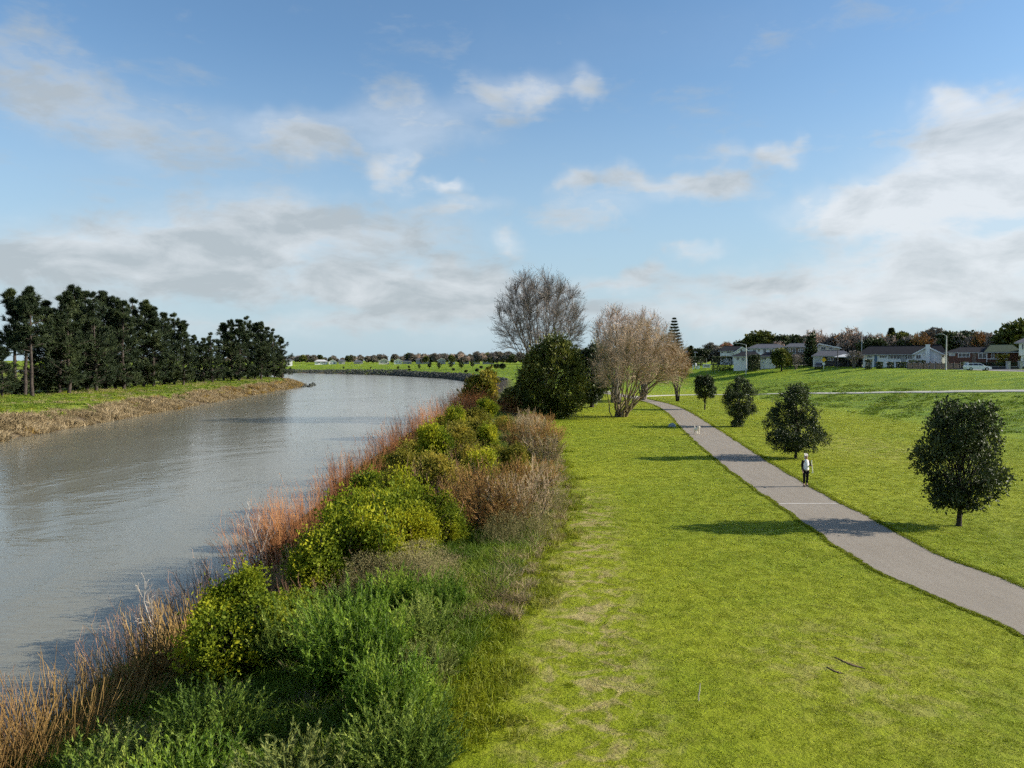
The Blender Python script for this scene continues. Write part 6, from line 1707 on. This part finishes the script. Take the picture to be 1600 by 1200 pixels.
g = Geo(); a = np.linspace(0.3, 3.3, 6); trunk_tube(g, [(0.05 + 0.04 * math.cos(t + 3.0), 0, -0.02 - 0.04 * math.sin(t)) for t in a], [0.012] * 6, 6); obj('cup', g.mesh('cup', W_WHITE, True), st)

# the dog trotting ahead, seen from the front
FUR = solid('cream_fur', (0.85, 0.76, 0.60), 0.9, 0.1, 0.15, 10.0, 0, 0.4)
hd = hit(1089, 679)
dog = thing('dog', 'small cream dog trotting along the path towards the camera', 'dog', (float(hd[0]), float(hd[1]), gz(hd[0], hd[1]) + 0.025), 0.12)
J = [(0, 0.28, 0.40, .10, .10), (0, 0.10, 0.40, .11, .115), (0, -0.12, 0.39, .12, .14), (0, -0.26, 0.46, .085, .09), (0, -0.34, 0.56, .075, .075), (0, -0.40, 0.60, .082, .08), (0, -0.50, 0.57, .045, .04), (0, -0.55, 0.56, .03, .028),
     (0.075, -0.16, 0.30, .05), (0.08, -0.14, 0.16, .034), (0.08, -0.20, 0.03, .03), (-0.075, -0.16, 0.30, .05), (-0.08, -0.20, 0.17, .034), (-0.08, -0.28, 0.06, .03),
     (0.08, 0.30, 0.32, .07), (0.085, 0.24, 0.22, .045), (0.085, 0.34, 0.13, .03), (0.085, 0.31, 0.03, .03), (-0.08, 0.30, 0.32, .07), (-0.085, 0.22, 0.22, .045), (-0.085, 0.33, 0.13, .03), (-0.085, 0.28, 0.03, .03),
     (0, 0.40, 0.45, .03), (0, 0.52, 0.56, .024), (0.02, 0.56, 0.66, .018)]
E = [(0, 1), (1, 2), (2, 3), (3, 4), (4, 5), (5, 6), (6, 7), (2, 8), (8, 9), (9, 10), (2, 11), (11, 12), (12, 13), (0, 14), (14, 15), (15, 16), (16, 17), (0, 18), (18, 19), (19, 20), (20, 21), (0, 22), (22, 23), (23, 24)]
skin_obj('body', J, E, FUR, dog)
dog.scale = (1.3, 1.2, 1.15)
for sx in (-1, 1):
    skin_obj('ear', [(sx * 0.06, -0.38, 0.66, .025), (sx * 0.10, -0.39, 0.62, .03, .015), (sx * 0.11, -0.40, 0.55, .02, .012)], [(0, 1), (1, 2)], FUR, dog, 1)
g = Geo(); g.box(-0.018, 0.018, -0.586, -0.565, 0.555, 0.58); obj('nose', g.mesh('nose', SHOE_M), dog)
g = Geo(); g.box(-0.05, -0.03, -0.477, -0.46, 0.615, 0.632); g2 = Geo(); g2.box(0.03, 0.05, -0.477, -0.46, 0.615, 0.632); obj('eye', g.mesh('eye', SHOE_M), dog); obj('eye', g2.mesh('eye', SHOE_M), dog)

# ------------------------------------------------------------------ small things on the lawn
hs = ground_at(1092, 1096)
st = thing('stick', 'short bent white stick standing upright in the near lawn', 'stick', hs)
g = Geo(); trunk_tube(g, [(0, 0, -0.05), (-0.01, 0, 0.1), (0.012, 0, 0.2), (0.02, 0.01, 0.3), (0.03, 0, 0.36)], [0.012, 0.012, 0.011, 0.010, 0.007], 6); obj('shaft', g.mesh('shaft', MAT_BLEACHED, True), st)
hb = ground_at(1050, 667)
P = np.array([[0, 0, 0.14], [0.22, 0.05, 0.10], [-0.2, 0.0, 0.08]])
bo = thing('boulder', 'small blue-grey boulder on the grass at the left edge of the path', 'boulder', hb)
g = Geo(); rng = np.random.default_rng(5); a = np.linspace(0, 2 * np.pi, 11)[:-1]
V = []
for (rr, zz) in ((0.34, -0.05), (0.37, 0.10), (0.30, 0.26), (0.15, 0.36)): V += [(rr * math.cos(t) * rng.uniform(0.85, 1.15), rr * 0.8 * math.sin(t) * rng.uniform(0.85, 1.15), zz * rng.uniform(0.9, 1.1)) for t in a]
V.append((0.02, 0, 0.39)); i = np.arange(10); j = (i + 1) % 10
g.add(V, Q=np.concatenate([np.stack([i + 10 * k_, j + 10 * k_, j + 10 * k_ + 10, i + 10 * k_ + 10], 1) for k_ in range(3)]), T=np.stack([i + 30, j + 30, np.full(10, 40)], 1)); obj('stone', g.mesh('stone', solid('blue_grey_stone', (0.20, 0.25, 0.27), 0.85, 0.2, 0.25, 6.0, 0, 0.5), True), bo)
SOIL = solid('bare_soil', (0.15, 0.11, 0.07), 0.95, 0.05, 0.4, 12.0, 0, 0.8)
for (a_, b_) in (((1304, 1028), (1352, 1046)), ((1292, 1044), (1318, 1054))):
    p = from_px([a_, ((a_[0] + b_[0]) / 2, (a_[1] + b_[1]) / 2 + 1), b_]); p = spline(p, 14); n_ = RNG.uniform(0.02, 0.07, 14)[:, None] * np.sin(np.linspace(0.15, 3.0, 14))[:, None]
    strip('soil_scrape', p + [0, 1] * n_, p - [0, 1] * n_, SOIL, 0.016, thick=0.02, cross=2)
